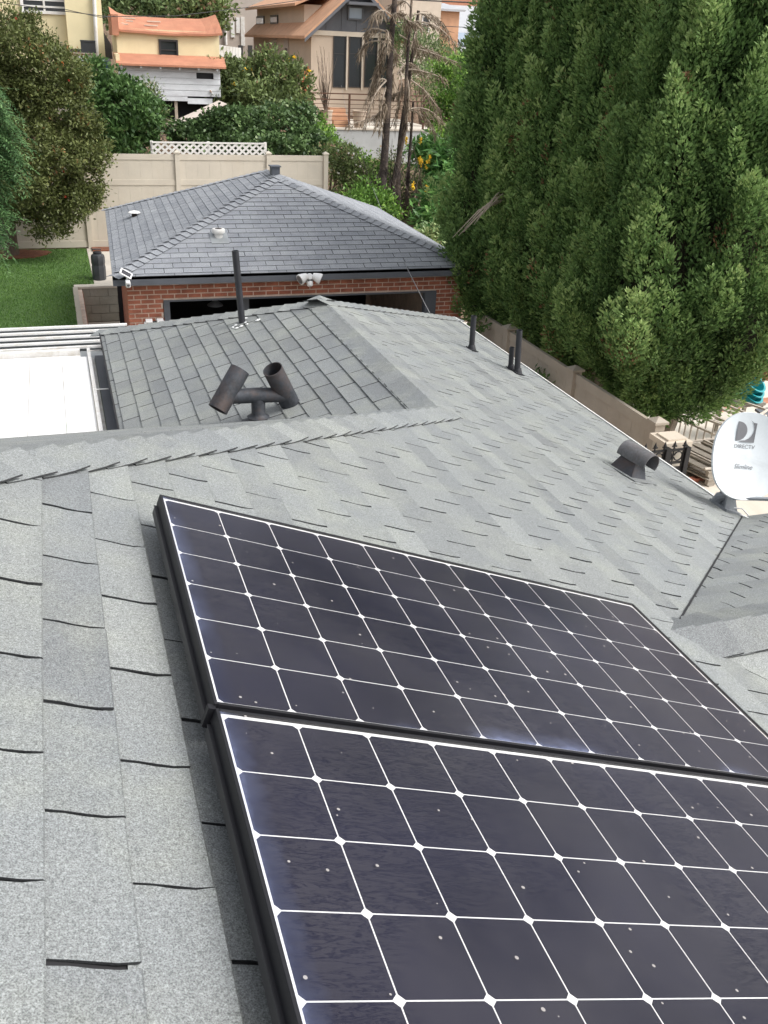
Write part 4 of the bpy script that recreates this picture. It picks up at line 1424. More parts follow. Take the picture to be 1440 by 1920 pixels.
def leaf_quads(name, P, D, N, L, W, rv, matn, parent=None, fold=.18, wide=.5):
    """one mesh of diamond leaves: P base, D length direction, N face normal"""
    n = len(P)
    D = D / (np.linalg.norm(D, axis=1, keepdims=True) + 1e-9)
    S = np.cross(D, N)
    S = S / (np.linalg.norm(S, axis=1, keepdims=True) + 1e-9)
    Nn = np.cross(S, D)
    L = np.broadcast_to(np.asarray(L, float), (n,))[:, None]
    W = np.broadcast_to(np.asarray(W, float), (n,))[:, None]
    mid = P + D * L * wide
    V = np.empty((n, 4, 3))
    V[:, 0] = P
    V[:, 1] = mid + S * W * .5 + Nn * W * fold
    V[:, 2] = P + D * L
    V[:, 3] = mid - S * W * .5 + Nn * W * fold
    off = wloc(parent) if parent is not None else Vector((0, 0, 0))
    V = V.reshape(-1, 3) - np.array(off)
    me = bpy.data.meshes.new(name)
    me.vertices.add(n * 4)
    me.vertices.foreach_set('co', V.ravel())
    me.loops.add(n * 4)
    me.loops.foreach_set('vertex_index', np.arange(n * 4, dtype=np.int32))
    me.polygons.add(n)
    me.polygons.foreach_set('loop_start', np.arange(0, n * 4, 4, dtype=np.int32))
    me.update(calc_edges=True)
    a = me.attributes.new('rnd', 'FLOAT', 'FACE')
    a.data.foreach_set('value', np.clip(rv, 0, 1).astype(np.float32))
    me.materials.append(MATS[matn])
    return link(name, me, parent)

def rand_dir(n, g=NR):
    v = g.normal(size=(n, 3))
    return v / np.linalg.norm(v, axis=1, keepdims=True)

# turf blades
n = 42000
gxp = NR.uniform(-4.2, .6, n); gyp = NR.uniform(16.5, 26.9, n)
keep = (((gxp + 1.35) ** 2 / 1.0 + (gyp - 26.3) ** 2 / .38) > 1) & ((gxp < .15) | (gyp > 22.68))
gxp, gyp = gxp[keep], gyp[keep]
n = len(gxp)
P = np.stack([gxp, gyp, np.full(n, LZ - .004)], 1)
D = np.stack([NR.normal(0, .35, n), NR.normal(0, .35, n), np.ones(n)], 1)
patch = .5 + .25 * np.sin(gxp * 1.7 + 1.3 * np.sin(gyp)) * np.sin(gyp * 1.3) + NR.normal(0, .16, n)
tag(leaf_quads('grass', P, D, rand_dir(n), NR.uniform(.03, .06, n), NR.uniform(.012, .022, n), patch, 'grass_blade'), 'short green artificial turf of the lawn', None, None, 'stuff')

# ------------------------------------------------------------------ low block wall and brick edging of the raised lawn
bw = thing('block_wall', (0.8, 22.5, 0), 'low grey cinder block retaining wall behind the garage corner', 'block wall')
m = MB(); m.box2((.30, 22.46, 0), (2.4, 22.61, .78)); m.build('mortar_core', MATS['block_mortar'], bw)
boff = wloc(bw)
for r_ in range(4):
    x = .30 - (.2 if r_ % 2 else 0)
    while x < 2.3:
        a, b = max(x, .30), x + .39
        m = MB(); m.box((((a + b) / 2), 22.45 + rnd.uniform(-.004, .004), .10 + .195 * r_), (b - a, .03, .185)); m.build('block', MATS['cinder_block'], bw, bevel=.004)
        x += .4
m = MB(); m.box2((.16, 22.40, .782), (2.4, 22.63, .83)); m.build('coping', MATS['concrete_pale'], bw)
be = thing('brick_edging', (.24, 20, 0), 'beige-capped brick edging along the side of the lawn', 'edging')
m = MB(); m.box2((.175, 11.2, 0), (.325, 22.40, .77)); m.build('mortar_core', MATS['mortar'], be)
for r_ in range(4):
    y = 16.6 + (.3 if r_ % 2 else 0)
    while y < 22.2:
        m = MB(); m.box((.322, y + .29, .10 + .19 * r_), (.03, .57, .172)); m.build('brick', MATS['brick'], be)
        y += .6
m = MB(); m.box2((.13, 11.2, .772), (.235, 22.39, .83)); m.build('coping', MATS['vinyl_beige'], be)
# ------------------------------------------------------------------ cooler jug on the terrace
kb = at(187, 524, Z=LZ + .004)
jug = thing('water_cooler', kb, 'tall dark grey wheeled cooler with handle standing by the lawn', 'cooler')
m = MB(); m.lathe(kb, [(.145, 0), (.155, .03), (.158, .30), (.148, .33), (.148, .36), (.158, .39), (.158, .52), (.14, .58), (.1, .6)], 8); m.build('body', MATS['dark_plastic'], jug, smooth=True)
m = MB(); m.tube([kb + Vector((-.10, 0, .6)), kb + Vector((-.10, 0, .70)), kb + Vector((.08, 0, .70)), kb + Vector((.08, 0, .6))], .016, 8); m.build('handle', MATS['dark_plastic'], jug)
m = MB(); m.lathe(kb + Vector((0, 0, .6)), [(.10, 0), (.10, .03), (.07, .05)], 14); m.build('lid', MATS['black_metal'], jug, smooth=True)
# ------------------------------------------------------------------ beige vinyl fence behind the garage
FY, FZ = 27.0, 3.2
def vinyl_fence(root, posts, axis, base, top, matn, mid=None, const=0.0, capw=.165, pw=.127, boards=True, bw_=.152, first=None):
    """posts: coordinates along the run; axis 'x' (const = y) or 'y' (const = x)"""
    def P3(t, off, z):
        return (t, const + off, z) if axis == 'x' else (const + off, t, z)
    def bx(t0, t1, o0, o1, z0, z1, nm):
        m = MB(); m.box2(P3(t0, o0, z0), P3(t1, o1, z1)); return m.build(nm, MATS[matn], root)
    for t in posts:
        m = MB(); m.box2(P3(t - pw / 2, -pw / 2, base), P3(t + pw / 2, pw / 2, top + .03)); po = m.build('post', MATS[matn], root)
        m = MB(); c = Vector(P3(t, 0, top + .03)); h = capw / 2
        m.add([c + Vector(v) for v in [(-h, -h, 0), (h, -h, 0), (h, h, 0), (-h, h, 0), (-h, -h, .03), (h, -h, .03), (h, h, .03), (-h, h, .03), (0, 0, .085)]],
              [(0, 1, 2, 3), (0, 1, 5, 4), (1, 2, 6, 5), (2, 3, 7, 6), (3, 0, 4, 7), (4, 5, 8), (5, 6, 8), (6, 7, 8), (7, 4, 8)])
        m.build('post_cap', MATS[matn], po)
    for a, b in zip(posts[:-1], posts[1:]):
        a, b = a + pw / 2, b - pw / 2
        rails = [(base + .03, base + .2), (top - .14, top)]
        if mid: rails.append(mid)
        for z0, z1 in rails: bx(a, b, -.028, .028, z0, z1, 'rail')
        nbd = max(1, round((b - a) / bw_))
        tiers = [(base + .2, mid[0]), (mid[1], top - .14)] if mid else [(base + .2, top - .14)]
        for z0, z1 in tiers:
            for k in range(nbd):
                t0, t1 = a + (b - a) * k / nbd, a + (b - a) * (k + 1) / nbd
                bx(t0 + .0004, t1 - .0004, -.011 - .002 * (k % 2), .011, z0, z1, 'board')
vf = thing('vinyl_fence', (3.0, FY, LZ), 'tall beige vinyl privacy fence across the yard behind the garage', 'fence')
vinyl_fence(vf, [-4.1, -1.68, .74, 3.15, 5.62, 7.24], 'x', LZ, FZ, 'vinyl_beige', (2.42, 2.56), FY)
# white lattice behind it
lt = thing('lattice_panel', (4.1, 27.35, 1.0), 'white diagonal lattice panel rising above the beige fence', 'lattice')
lx0, lx1, lz0, lz1 = 2.55, 5.62, 3.05, 3.46
def lat_slat(x0, dx):
    # slat from (x0, lz0) going dx per height, clipped to the panel
    a, b = [x0, lz0], [x0 + dx, lz1]
    if dx > 0:
        if a[0] < lx0: a = [lx0, lz0 + (lx0 - x0) / dx * (lz1 - lz0)]
        if b[0] > lx1: b = [lx1, lz0 + (lx1 - x0) / dx * (lz1 - lz0)]
    else:
        if a[0] > lx1: a = [lx1, lz0 + (lx1 - x0) / dx * (lz1 - lz0)]
        if b[0] < lx0: b = [lx0, lz0 + (lx0 - x0) / dx * (lz1 - lz0)]
    if b[1] - a[1] > .03:
        m = MB(); yy = 27.35 if dx > 0 else 27.362
        m.bar((a[0], yy, a[1]), (b[0], yy, b[1]), .012, .055, (0, 0, 1)); m.build('slat', MATS['lattice_white'], lt)
k = lx0 - .47
while k < lx1:
    lat_slat(k, .47); lat_slat(k + .47, -.47); k += .19
for z in (lz0, lz1):
    m = MB(); m.box2((lx0, 27.335, z - .02), (lx1, 27.375, z + .02)); m.build('frame_rail', MATS['lattice_white'], lt)
for x in (lx0, lx0 + 1.5, lx1):
    m = MB(); m.box2((x - .035, 27.38, 1.2), (x + .035, 27.45, lz1 + .03)); m.build('post', MATS['lattice_white'], lt)
# ------------------------------------------------------------------ tan vinyl fence along the drive
rf = thing('vinyl_fence', (6.98, 12, 0), 'tan vinyl fence running beside the cypress trees', 'fence')
vinyl_fence(rf, [9.55, 11.72, 14.0, 15.55], 'y', 0, 1.82, 'vinyl_tan', (1.32, 1.42), 6.98, capw=.2, pw=.14)
# stucco pillar at its end
pp = Vector((7.02, 9.28, 0))
pl = thing('pillar', pp, 'cream square pillar at the end of the tan fence', 'pillar')
m = MB(); m.box2(pp + Vector((-.15, -.15, 0)), pp + Vector((.15, .15, 1.68))); m.build('shaft', MATS['vinyl_beige'], pl)
m = MB(); m.box2(pp + Vector((-.19, -.19, 1.68)), pp + Vector((.19, .19, 1.75))); m.box2(pp + Vector((-.13, -.13, 1.75)), pp + Vector((.13, .13, 1.775))); m.build('cap', MATS['beige_trim'], pl)
# ------------------------------------------------------------------ iron gate
GYi = 9.0
ig = thing('iron_gate', (6.8, GYi, 0), 'black wrought iron gate with spear tips and rings', 'gate')
def gx_at(px): return at(px, 832, Y=GYi).x
zt = at(1220, 848, Y=GYi).z
zb = zt - .17
for z in (zt, zb, .25):
    m = MB(); m.bar((4.9, GYi, z), (gx_at(1288), GYi, z), .025, .025); m.build('rail', MATS['wrought_iron'], ig)
xs = [gx_at(p) for p in (1161, 1178, 1195, 1212, 1230, 1248, 1266, 1285)]
for x in xs:
    m = MB(); m.tube([(x, GYi, .1), (x, GYi, zt + .02)], .009, 6); m.build('bar', MATS['wrought_iron'], ig)
    m = MB()
    m.lathe((x, GYi, zt + .01), [(.006, 0), (.016, .015), (.008, .03), (.022, .055), (.012, .08), (.001, .115)], 8)
    m.box((x, GYi, zt + .05), (.065, .012, .018))
    m.build('spear_tip', MATS['wrought_iron'], ig)
for a, b in zip(xs[:-1], xs[1:]):
    m = MB(); cx, cz, rr_ = (a + b) / 2, (zt + zb) / 2, .058
    m.tube([(cx + math.cos(t) * rr_, GYi, cz + math.sin(t) * rr_) for t in np.linspace(0, 2 * math.pi, 17)], .009, 6, caps=False); m.build('ring', MATS['wrought_iron'], ig)
for p, w in ((1254, .075), (1290, .06)):
    m = MB(); x = gx_at(p); m.box2((x - w / 2, GYi - .04, 0), (x + w / 2, GYi + .04, zt + .03)); m.build('gate_post', MATS['wrought_iron'], ig)
m = MB(); m.box2((gx_at(1256), GYi - .01, .3), (gx_at(1288), GYi + .01, zb - .06)); m.build('sheet_panel', MATS['wrought_iron'], ig)
# ------------------------------------------------------------------ stacked pallets and frames
def pallet(z, x0, y0, rot, label):
    b = Vector((x0, y0, z)); R = Matrix.Rotation(rot, 3, 'Z')
    t = thing('wooden_pallet', b, label, 'pallet', 'stacked pallets')
    for k in range(3):
        m = MB(); m.box(b + R @ Vector((0, -.45 + .45 * k, .06)), (1.15, .06, .085), R); m.build('bearer', MATS['pallet_wood'], t)
    for k in range(6):
        m = MB(); m.box(b + R @ Vector((-.52 + .208 * k, 0, .113)), (.14, 1.0, .02), R); m.build('deck_board', MATS['pallet_wood'], t)
    for k in range(3):
        m = MB(); m.box(b + R @ Vector((-.5 + .5 * k, 0, .011)), (.12, 1.0, .02), R); m.build('bottom_board', MATS['pallet_wood'], t)
px0, py0 = 9.7, 11.7
pallet(0.004, px0, py0, .22, 'weathered wooden pallet lying on the pavement, lowest of the stack')
pallet(.128, px0 + .03, py0 + .02, .18, 'weathered wooden pallet directly beneath the stacked railing frames')
def rail_frame(z, ang, label, h=.52):
    b = Vector((px0, py0, z)); R = Matrix.Rotation(ang, 3, 'Z')
    t = thing('railing_frame', b, label, 'railing frame', 'railing frames on the pallets')
    def arc(zz, s):
        return [b + R @ Vector((-.62 + 1.24 * k / 8, s * (-.42 - .10 * math.sin(math.pi * k / 8)), zz)) for k in range(9)]
    for s in (1, -1):
        for zz in (0.02, h):
            m = MB(); m.tube(arc(zz, s), .024, 8); m.build('curved_rail', MATS['frame_beige'], t, smooth=True)
        for k in range(1, 8):
            p0, p1 = arc(.03, s)[k], arc(h, s)[k]
            m = MB(); m.tube([p0, p1], .014, 6); m.build('spindle', MATS['frame_beige'], t)
    for k in (0, 4, 8):
        m = MB(); m.bar(arc(h, 1)[k], arc(h, -1)[k], .035, .03); m.build('cross_bar', MATS['frame_beige'], t)
    for k in (2, 6):
        m = MB(); m.bar(arc(.02, 1)[k], arc(.02, -1)[k], .035, .03); m.build('cross_bar', MATS['frame_beige'], t)
    return t
rail_frame(.27, .2, 'beige spindle railing frame resting on the pallets', .62)
rail_frame(.93, .34, 'beige spindle railing frame with hose coils on top of the stack', .12)
# loose leaning bars, hose, tubs
hz_ = 1.10
hose = MB()
pts = []
for k in range(110):
    t = k * .33
    pts.append((px0 + .35 + (.24 + .02 * math.sin(k * .7)) * math.cos(t), py0 + .42 + .17 * math.sin(t), hz_ + .03 + .0014 * k + .012 * math.sin(k * 1.9)))
hose.tube(pts, .014, 6)
tag(hose.build('garden_hose', MATS['green_hose'], smooth=True), 'coiled green garden hose on the stacked frames', 'hose')
tb = at(1385, 800, Y=12.75)
for k in range(3):
    c = Vector((tb.x, 12.75, .75 + .1 * k))
    t = thing('plastic_tub', c, ('teal ribbed plastic tub, lowest of the nested stack', 'teal ribbed plastic tub, middle of the nested stack', 'teal ribbed plastic tub, topmost of the nested stack')[k], 'tub', 'nested teal tubs')
    m = MB()
    nseg = 28
    rows_ = []
    ax = Vector((.25, -.55, .8)).normalized()
    ref = Vector((1, 0, 0)); u = ax.cross(ref).normalized(); w = ax.cross(u).normalized()
    vs, fs = [], []
    for (r0, h) in ((.15, 0), (.20, .17), (.225, .185), (.225, .2), (.19, .195), (.14, .02)):
        for q in range(nseg):
            tt = 2 * math.pi * q / nseg
            rr = r0 * (1 + (.035 if q % 2 else -.02) * (1 if h < .18 else .2))
            vs.append(c + ax * (h) + (u * math.cos(tt) + w * math.sin(tt)) * rr)
    for i in range(5):
        for q in range(nseg):
            a, b2 = i * nseg + q, i * nseg + (q + 1) % nseg
            fs.append((a, b2, b2 + nseg, a + nseg))
    fs.append(tuple(range(5 * nseg, 6 * nseg))); fs.append(tuple(range(nseg)))
    m.add(vs, fs)
    m.build('body', MATS['teal_plastic'], t)
st2 = thing('crate_stand', Vector((tb.x, 12.8, 0)), 'grey wooden stand carrying the teal tubs', 'stand')
m = MB(); m.box2((tb.x - .3, 12.55, .69), (tb.x + .3, 13.05, .74)); m.build('top', MATS['pallet_wood'], st2)
for sx_ in (-.26, .26):
    for sy in (.04, .44):
        m = MB(); m.box2((tb.x + sx_ - .03, 12.55 + sy, 0), (tb.x + sx_ + .03, 12.6 + sy, .69)); m.build('leg', MATS['pallet_wood'], st2)
# low grey shed roof behind the dish
sr = at(1452, 790, Y=11.6)
sh_ = thing('storage_box', Vector((sr.x + .75, 11.6, 0)), 'dark grey lidded storage box beyond the dish', 'storage box')
m = MB(); m.box2((sr.x + .1, 11.2, 0), (sr.x + 1.5, 12.0, sr.z - .1)); m.build('body', MATS['taupe_stucco'], sh_)
m = MB(); m.prism([(sr.x, 11.1, sr.z - .12), (sr.x + 1.6, 11.1, sr.z - .12), (sr.x + 1.6, 12.1, sr.z), (sr.x, 12.1, sr.z)], (0, 0, .04)); m.build('lid', MATS['slate_siding'], sh_)
# earth heap
bm = bmesh.new()
ec = Vector((16.0, 17.0, 0))
bmesh.ops.create_uvsphere(bm, u_segments=40, v_segments=20, radius=1)
for v in bm.verts:
    v.co = Vector((v.co.x * 2.6, v.co.y * 2.8, max(-.05, v.co.z * .45 + .06 * math.sin(v.co.x * 9) * math.cos(v.co.y * 11) + rnd.uniform(-.04, .04)))) + ec
me = bpy.data.meshes.new('earth_mound'); bm.to_mesh(me); bm.free()
tag(link('earth_mound', me, None, MATS['orange_soil']), kind='structure')
# kerb of loose bricks by the pallets
for k in range(5):
    m = MB(); p = at(1296 + 14 * k, 905 - 3.2 * k, Z=.0)
    m.box(p + Vector((0, 0, .045)), (.2, .1, .065), Matrix.Rotation(.25 + rnd.uniform(-.15, .15), 3, 'Z'))
    tag(m.build('loose_brick', MATS['brick']), 'loose red brick lying on the ground before the pallets', 'brick', 'loose bricks before the pallets')
# ------------------------------------------------------------------ houses on the slope behind
def quad_wall(m, px, Y, th=.12):
    """wall in the plane Y through pixel corners (x0,y0)-(x1,y1), thickened backwards"""
    x0, y0, x1, y1 = px
    a, b = at(x0, y0, Y=Y), at(x1, y1, Y=Y)
    m.box2((a.x, Y, min(a.z, b.z)), (b.x, Y + th, max(a.z, b.z)))
    return a, b

def window(root, x0, x1, z0, z1, Y, fw, frame_m, glass_m, mull=0, trans=(), depth=.06, proud=.03):
    m = MB()
    for a, b in (((x0, Y - proud, z0), (x0 + fw, Y + depth, z1)), ((x1 - fw, Y - proud, z0), (x1, Y + depth, z1)),
                 ((x0 + fw, Y - proud, z1 - fw), (x1 - fw, Y + depth, z1)), ((x0 + fw, Y - proud, z0), (x1 - fw, Y + depth, z0 + fw))):
        m.box2(a, b)
    for k in range(mull):
        x = x0 + (x1 - x0) * (k + 1) / (mull + 1)
        m.box2((x - fw * .35, Y - proud * .6, z0 + fw), (x + fw * .35, Y + depth, z1 - fw))
    for t in trans:
        z = z0 + (z1 - z0) * t
        m.box2((x0 + fw, Y - proud * .5, z - fw * .3), (x1 - fw, Y + depth, z + fw * .3))
    f = m.build('window', MATS[frame_m], root)
    m = MB(); m.box2((x0 + fw * .6, Y - .004, z0 + fw * .6), (x1 - fw * .6, Y + .01, z1 - fw * .6)); m.build('pane', MATS[glass_m], f)
    return f

# ---- tall yellow house
YH = 40.0
a, b = at(-140, -40, Y=YH), at(207, 134, Y=YH)
yh = thing('yellow_house', (a.x + 2, YH + 2, 3.0), 'tall yellow stucco house with white sash window and downpipe', 'house')
wx = at(126, 60, Y=YH).x
m = MB(); m.box2((a.x - 3, YH, 2.6), (wx, YH + 6, 9.5)); m.build('wall', MATS['yellow_stucco'], yh)
m = MB(); m.box2((wx, YH - .35, 2.6), (at(193, 60, Y=YH).x, YH + 6, 9.5)); m.build('wall_bay', MATS['yellow_stucco'], yh)
w0, w1 = at(40, 24, Y=YH), at(122, -34, Y=YH)
window(yh, w0.x, w1.x, w0.z, w1.z, YH, .1, 'white_paint', 'window_glass', 1, (.22, .42, .62, .82), .02, .07)
m = MB(); p0, p1 = at(176, -10, Y=YH - .45), at(182, 106, Y=YH - .45); m.tube([p0, p1], .07, 10); m.build('downpipe', MATS['white_paint'], yh, smooth=True)
m = MB(); q0, q1 = at(85, 82, Y=YH), at(118, 98, Y=YH); m.box2((q0.x, YH - .05, q1.z), (q1.x, YH + .05, q0.z)); m.build('vent_recess', MATS['taupe_stucco'], yh)
m = MB(); m.box2((a.x - 3.3, YH - .5, 9.5), (at(193, 60, Y=YH).x + .3, YH + 6.3, 9.7)); m.build('roof', MATS['terracotta'], yh)
# ledge the house things stand on
zl = at(150, 131, Y=YH - .9).z
m = MB(); m.box2((at(100, 131, Y=YH).x, YH - 1.7, zl - .12), (at(212, 131, Y=YH).x, YH - .02, zl)); m.box2((at(100, 131, Y=YH).x, YH - 1.6, 1.5), (at(212, 131, Y=YH).x, YH - .02, zl - .12)); m.build('ledge', MATS['concrete_pale'], yh)
# cabinet, crates, barrel, bucket
c0, c1 = at(129, 129, Y=YH - 1.1), at(180, 100, Y=YH - 1.1)
cb = thing('garden_cabinet', Vector(((c0.x + c1.x) / 2, YH - .9, zl)), 'beige wooden cabinet against the yellow house', 'cabinet')
m = MB(); m.box2((c0.x, YH - 1.1, zl), (c1.x, YH - .6, c1.z - .03)); m.build('body', MATS['beige_stucco'], cb)
m = MB(); m.box2((c0.x - .03, YH - 1.16, c1.z - .03), (c1.x + .03, YH - .57, c1.z)); m.build('top', MATS['beige_trim'], cb)
m = MB(); d0, d1 = at(149, 124, Y=YH - 1.1), at(171, 104, Y=YH - 1.1); m.box2((d0.x, YH - 1.13, d0.z), (d1.x, YH - 1.10, d1.z)); m.build('door', MATS['white_siding'], cb)
k0, k1 = at(153, 99.5, Y=YH - .9), at(178, 76, Y=YH - .9)
m = MB(); m.box2((k0.x, YH - 1.05, c1.z), (k1.x, YH - .65, k1.z)); m.box2((k0.x - .01, YH - 1.07, k1.z - .05), (k1.x + .01, YH - .63, k1.z))
tag(m.build('storage_crate', MATS['dark_plastic']), 'tall black plastic crate on the beige cabinet', 'crate')
k0, k1 = at(132, 99.5, Y=YH - .9), at(152, 92, Y=YH - .9)
m = MB(); m.box2((k0.x, YH - 1.05, c1.z), (k1.x, YH - .65, k1.z)); m.box2((k0.x - .01, YH - 1.07, k1.z - .03), (k1.x + .01, YH - .63, k1.z))
tag(m.build('storage_crate', MATS['dark_plastic']), 'low black plastic tray on the beige cabinet', 'crate')
bb_ = at(200, 132, Y=YH - 1.2); bt_ = at(200, 110, Y=YH - 1.2)
bl = thing('barrel', Vector((bb_.x, YH - 1.2, bb_.z)), 'dark blue barrel with pale blue lid between the yellow buildings', 'barrel')
m = MB(); h_ = bt_.z - bb_.z; m.lathe((bb_.x, YH - 1.2, bb_.z), [(.16, 0), (.17, h_ * .4), (.16, h_ * .8)], 16); m.build('drum', MATS['blue_plastic'], bl, smooth=True)
m = MB(); m.lathe((bb_.x, YH - 1.2, bb_.z + h_ * .8), [(.175, 0), (.175, h_ * .12), (.15, h_ * .2)], 16); m.build('lid', MATS['window_glass_pale'], bl, smooth=True)
ob = at(112, 128, Y=YH - 1.3)
m = MB(); m.lathe((ob.x, YH - 1.3, zl), [(.13, 0), (.16, .3), (.165, .32), (.14, .31)], 14)
tag(m.build('bucket', MATS['orange_plastic'], smooth=True), 'small orange bucket by the yellow house wall', 'bucket')

# ---- yellow shed with red roofs and white siding
YS = 36.0
sx0, sx1 = at(223, 150, Y=YS).x, at(413, 150, Y=YS).x
zs_top, zs_bot = at(320, 123, Y=YS).z, at(320, 191, Y=YS).z
sd_ = thing('yellow_shed', ((sx0 + sx1) / 2, YS + 1.5, 2.5), 'small yellow shed with two red roofs and peeling white boards', 'shed')
npl = 6
for k in range(npl):
    za, zb_ = zs_bot + (zs_top - zs_bot) * k / npl, zs_bot + (zs_top - zs_bot) * (k + 1) / npl
    m = MB()
    R_ = Matrix.Rotation(math.radians(-4), 3, 'X') @ Matrix.Rotation(rnd.uniform(-.003, .003), 3, 'Y')
    if k == 4:   # one board has rotted away near its end
        xm = at(368, 140, Y=YS).x; xn = at(400, 140, Y=YS).x
        m.box(((sx0 + xm) / 2, YS, (za + zb_) / 2), (xm - sx0, .03, zb_ - za - .006), R_)
        m.box(((xn + sx1) / 2, YS, (za + zb_) / 2), (sx1 - xn, .03, zb_ - za - .006), R_)
    elif k == 0:
        xm = at(352, 190, Y=YS).x
        m.box(((sx0 + xm) / 2, YS, (za + zb_) / 2 + .02), (xm - sx0, .03, zb_ - za - .03), R_)
        m.box(((xm + sx1 - .3) / 2, YS - .01, (za + zb_) / 2 - .05), (sx1 - .3 - xm, .03, zb_ - za - .006), R_)
    else:
        m.box(((sx0 + sx1) / 2, YS, (za + zb_) / 2), (sx1 - sx0, .03, zb_ - za - .006), R_)
    m.build('siding_board', MATS['white_siding'], sd_)
m = MB(); m.box2((sx0 + .02, YS + .06, zs_bot + .05), (sx1 - .02, YS + .8, zs_top - .02)); m.build('dark_inside', MATS['dark_interior'], sd_)  # near-black block stands in for the shade behind the boards
YU = YS + 1.0
ux0, ux1 = at(219, 80, Y=YU).x, at(411, 80, Y=YU).x
zu0, zu1 = at(320, 104, Y=YU).z, at(320, 58, Y=YU).z
m = MB(); m.box2((ux0, YU, zu0 - 1.5), (ux1, YU + 2.4, zu1 + .02)); m.build('wall', MATS['yellow_stucco'], sd_)
m = MB(); m.box2((sx0 - .05, YS + .02, zs_bot - .6), (sx0 + .08, YU, zu0)); m.build('side_wall', MATS['yellow_stucco'], sd_)
zea = at(320, 122, Y=YS - .3).z; zeb = at(320, 103, Y=YU).z
m = MB(); xr1 = at(424, 122, Y=YS - .3).x
m.prism([(sx0 - .06, YS - .3, zea), (xr1, YS - .3, zea), (ux1 + .15, YU - .004, zeb), (sx0 - .06, YU - .004, zeb)], (0, 0, -.06)); m.build('lower_roof', MATS['terracotta'], sd_)
for k in range(6):
    m = MB(); x = sx0 + .1 + (xr1 - sx0 - .4) * k / 5; m.box2((x - .03, YS - .25, zea - .13), (x + .03, YS, zea - .065)); m.build('rafter_end', MATS['white_siding'], sd_)
zra, zrb = at(320, 60, Y=YU - .15).z, at(320, 32, Y=YU + 1.3).z
m = MB()
nS = 14
vs = []
for k in range(nS + 1):
    t = k / nS
    x = ux0 - .1 + (ux1 - ux0 + .2) * t
    e_ = .22 * max(0, 1 - t * 9) + .16 * max(0, 1 - (1 - t) * 8)
    sag = -.03 * math.sin(math.pi * t) + rnd.uniform(-.012, .012)
    vs += [(x, YU - .15, zra + e_ * .3 + sag), (x, YU + .5, (zra + zrb) / 2 + e_ * .8 + sag), (x, YU + 1.3, zrb + e_ + sag)]
fs = []
for k in range(nS):
    for q in range(2):
        i = k * 3 + q; fs.append((i, i + 3, i + 4, i + 1))
nv = len(vs)
vs2 = [(x, y, z - .07) for x, y, z in vs]
for k in range(nS): i = k * 3; fs.append((i, i + 3, i + 3 + nv, i + nv))
m.add(vs + vs2, fs); m.build('upper_roof', MATS['terracotta'], sd_)
m = MB()
for k in range(9):
    x = ux0 + rnd.uniform(.1, 1.4); t = rnd.uniform(.25, .9); y = YU - .15 + 1.45 * t; z = zra + (zrb - zra) * t + .03
    m.box((x, y, z), (rnd.uniform(.25, .5), .05, .03), Matrix.Rotation(rnd.uniform(-.05, .05), 3, 'Z'))
m.build('bare_batten', MATS['beige_trim'], sd_)
m = MB(); pb_ = at(217, 60, Y=YU - .2); m.box2((pb_.x - .12, YU - .3, pb_.z - .1), (pb_.x + .1, YU + 1.4, at(217, 27, Y=YU).z)); m.build('parapet', MATS['terracotta'], sd_)
wa, wb = at(299, 107, Y=YU), at(333, 75, Y=YU)
window(sd_, wa.x, wb.x, wa.z, wb.z, YU, .06, 'window_frame_dark', 'window_glass', 0, (.42,), .02, .05)
# open space under it: posts, planks, slanting corrugated sheet
for px in (232, 330, 395):
    m = MB(); x = at(px, 200, Y=YS + .1).x; m.box2((x - .05, YS + .05, 1.6), (x + .05, YS + .15, zs_bot + .05)); m.build('post', MATS['dead_wood'], sd_)
m = MB(); m.box2((sx0, YS + .9, 1.6), (sx1, YS + 1.0, zs_bot + .1)); m.build('void_shade_panel', MATS['dark_interior'], sd_)  # near-black panel painted for the shaded void below the shed
cs = [at(318, 232, Y=32.8), at(328, 240, Y=32.5), at(425, 196, Y=34.6), at(410, 190, Y=35.0)]
m = MB(); m.prism(cs, (0, 0, .03)); tag(m.build('roof_sheet', MATS['taupe_stucco']), 'slanting grey sheet roof half buried in ivy below the yellow shed', 'roof sheet')
for k in range(12):
    m = MB(); p = at(rnd.uniform(288, 330), rnd.uniform(222, 262), Y=30.5 + rnd.uniform(-.4, 1.2))
    d = Vector((rnd.uniform(-1, 1), rnd.uniform(-.6, .6), rnd.uniform(-.25, .35))).normalized() * rnd.uniform(.35, .75)
    m.bar(p - d / 2, p + d / 2, .06, .02)
    tag(m.build('scrap_plank', MATS['dead_wood']), 'weathered scrap plank in the pile between bush and ivy', 'plank', 'scrap planks in the debris pile')

# ---- passage opening between the yellow buildings, its shade built as a dark panel
g0, g1 = at(192, 110, Y=YH - .2), at(207, 54, Y=YH - .2)
m = MB(); m.prism([(g0.x, YH - .2, g0.z), (g1.x, YH - .2, g0.z), (g1.x - .03, YH - .2, (g0.z + g1.z) / 2), (g0.x + .06, YH - .2, g1.z), (g0.x, YH - .2, g1.z)], (0, .06, 0))
tag(m.build('passage_opening', MATS['window_frame_dark']), 'narrow dark passage opening between the two yellow buildings', 'door')

# ---- beige house with orange roof
YB = 48.0
bc = at(583, 150, Y=YB)
xl, xrr = bc.x, at(748, 150, Y=YB).x
zg = at(650, 238, Y=YB).z
zeave = at(583, 56, Y=YB).z
bh = thing('beige_house', ((xl + xrr) / 2, YB + 5, zg), 'beige house with orange gable roof and three tall dark windows', 'house')
def y_at(px, py, X): return at(px, py, X=X).y
ybk = y_at(476, 120, xl)
m = MB(); m.box2((xl, YB, zg - 1.5), (xrr, ybk, zeave)); m.build('wall', MATS['beige_stucco'], bh)
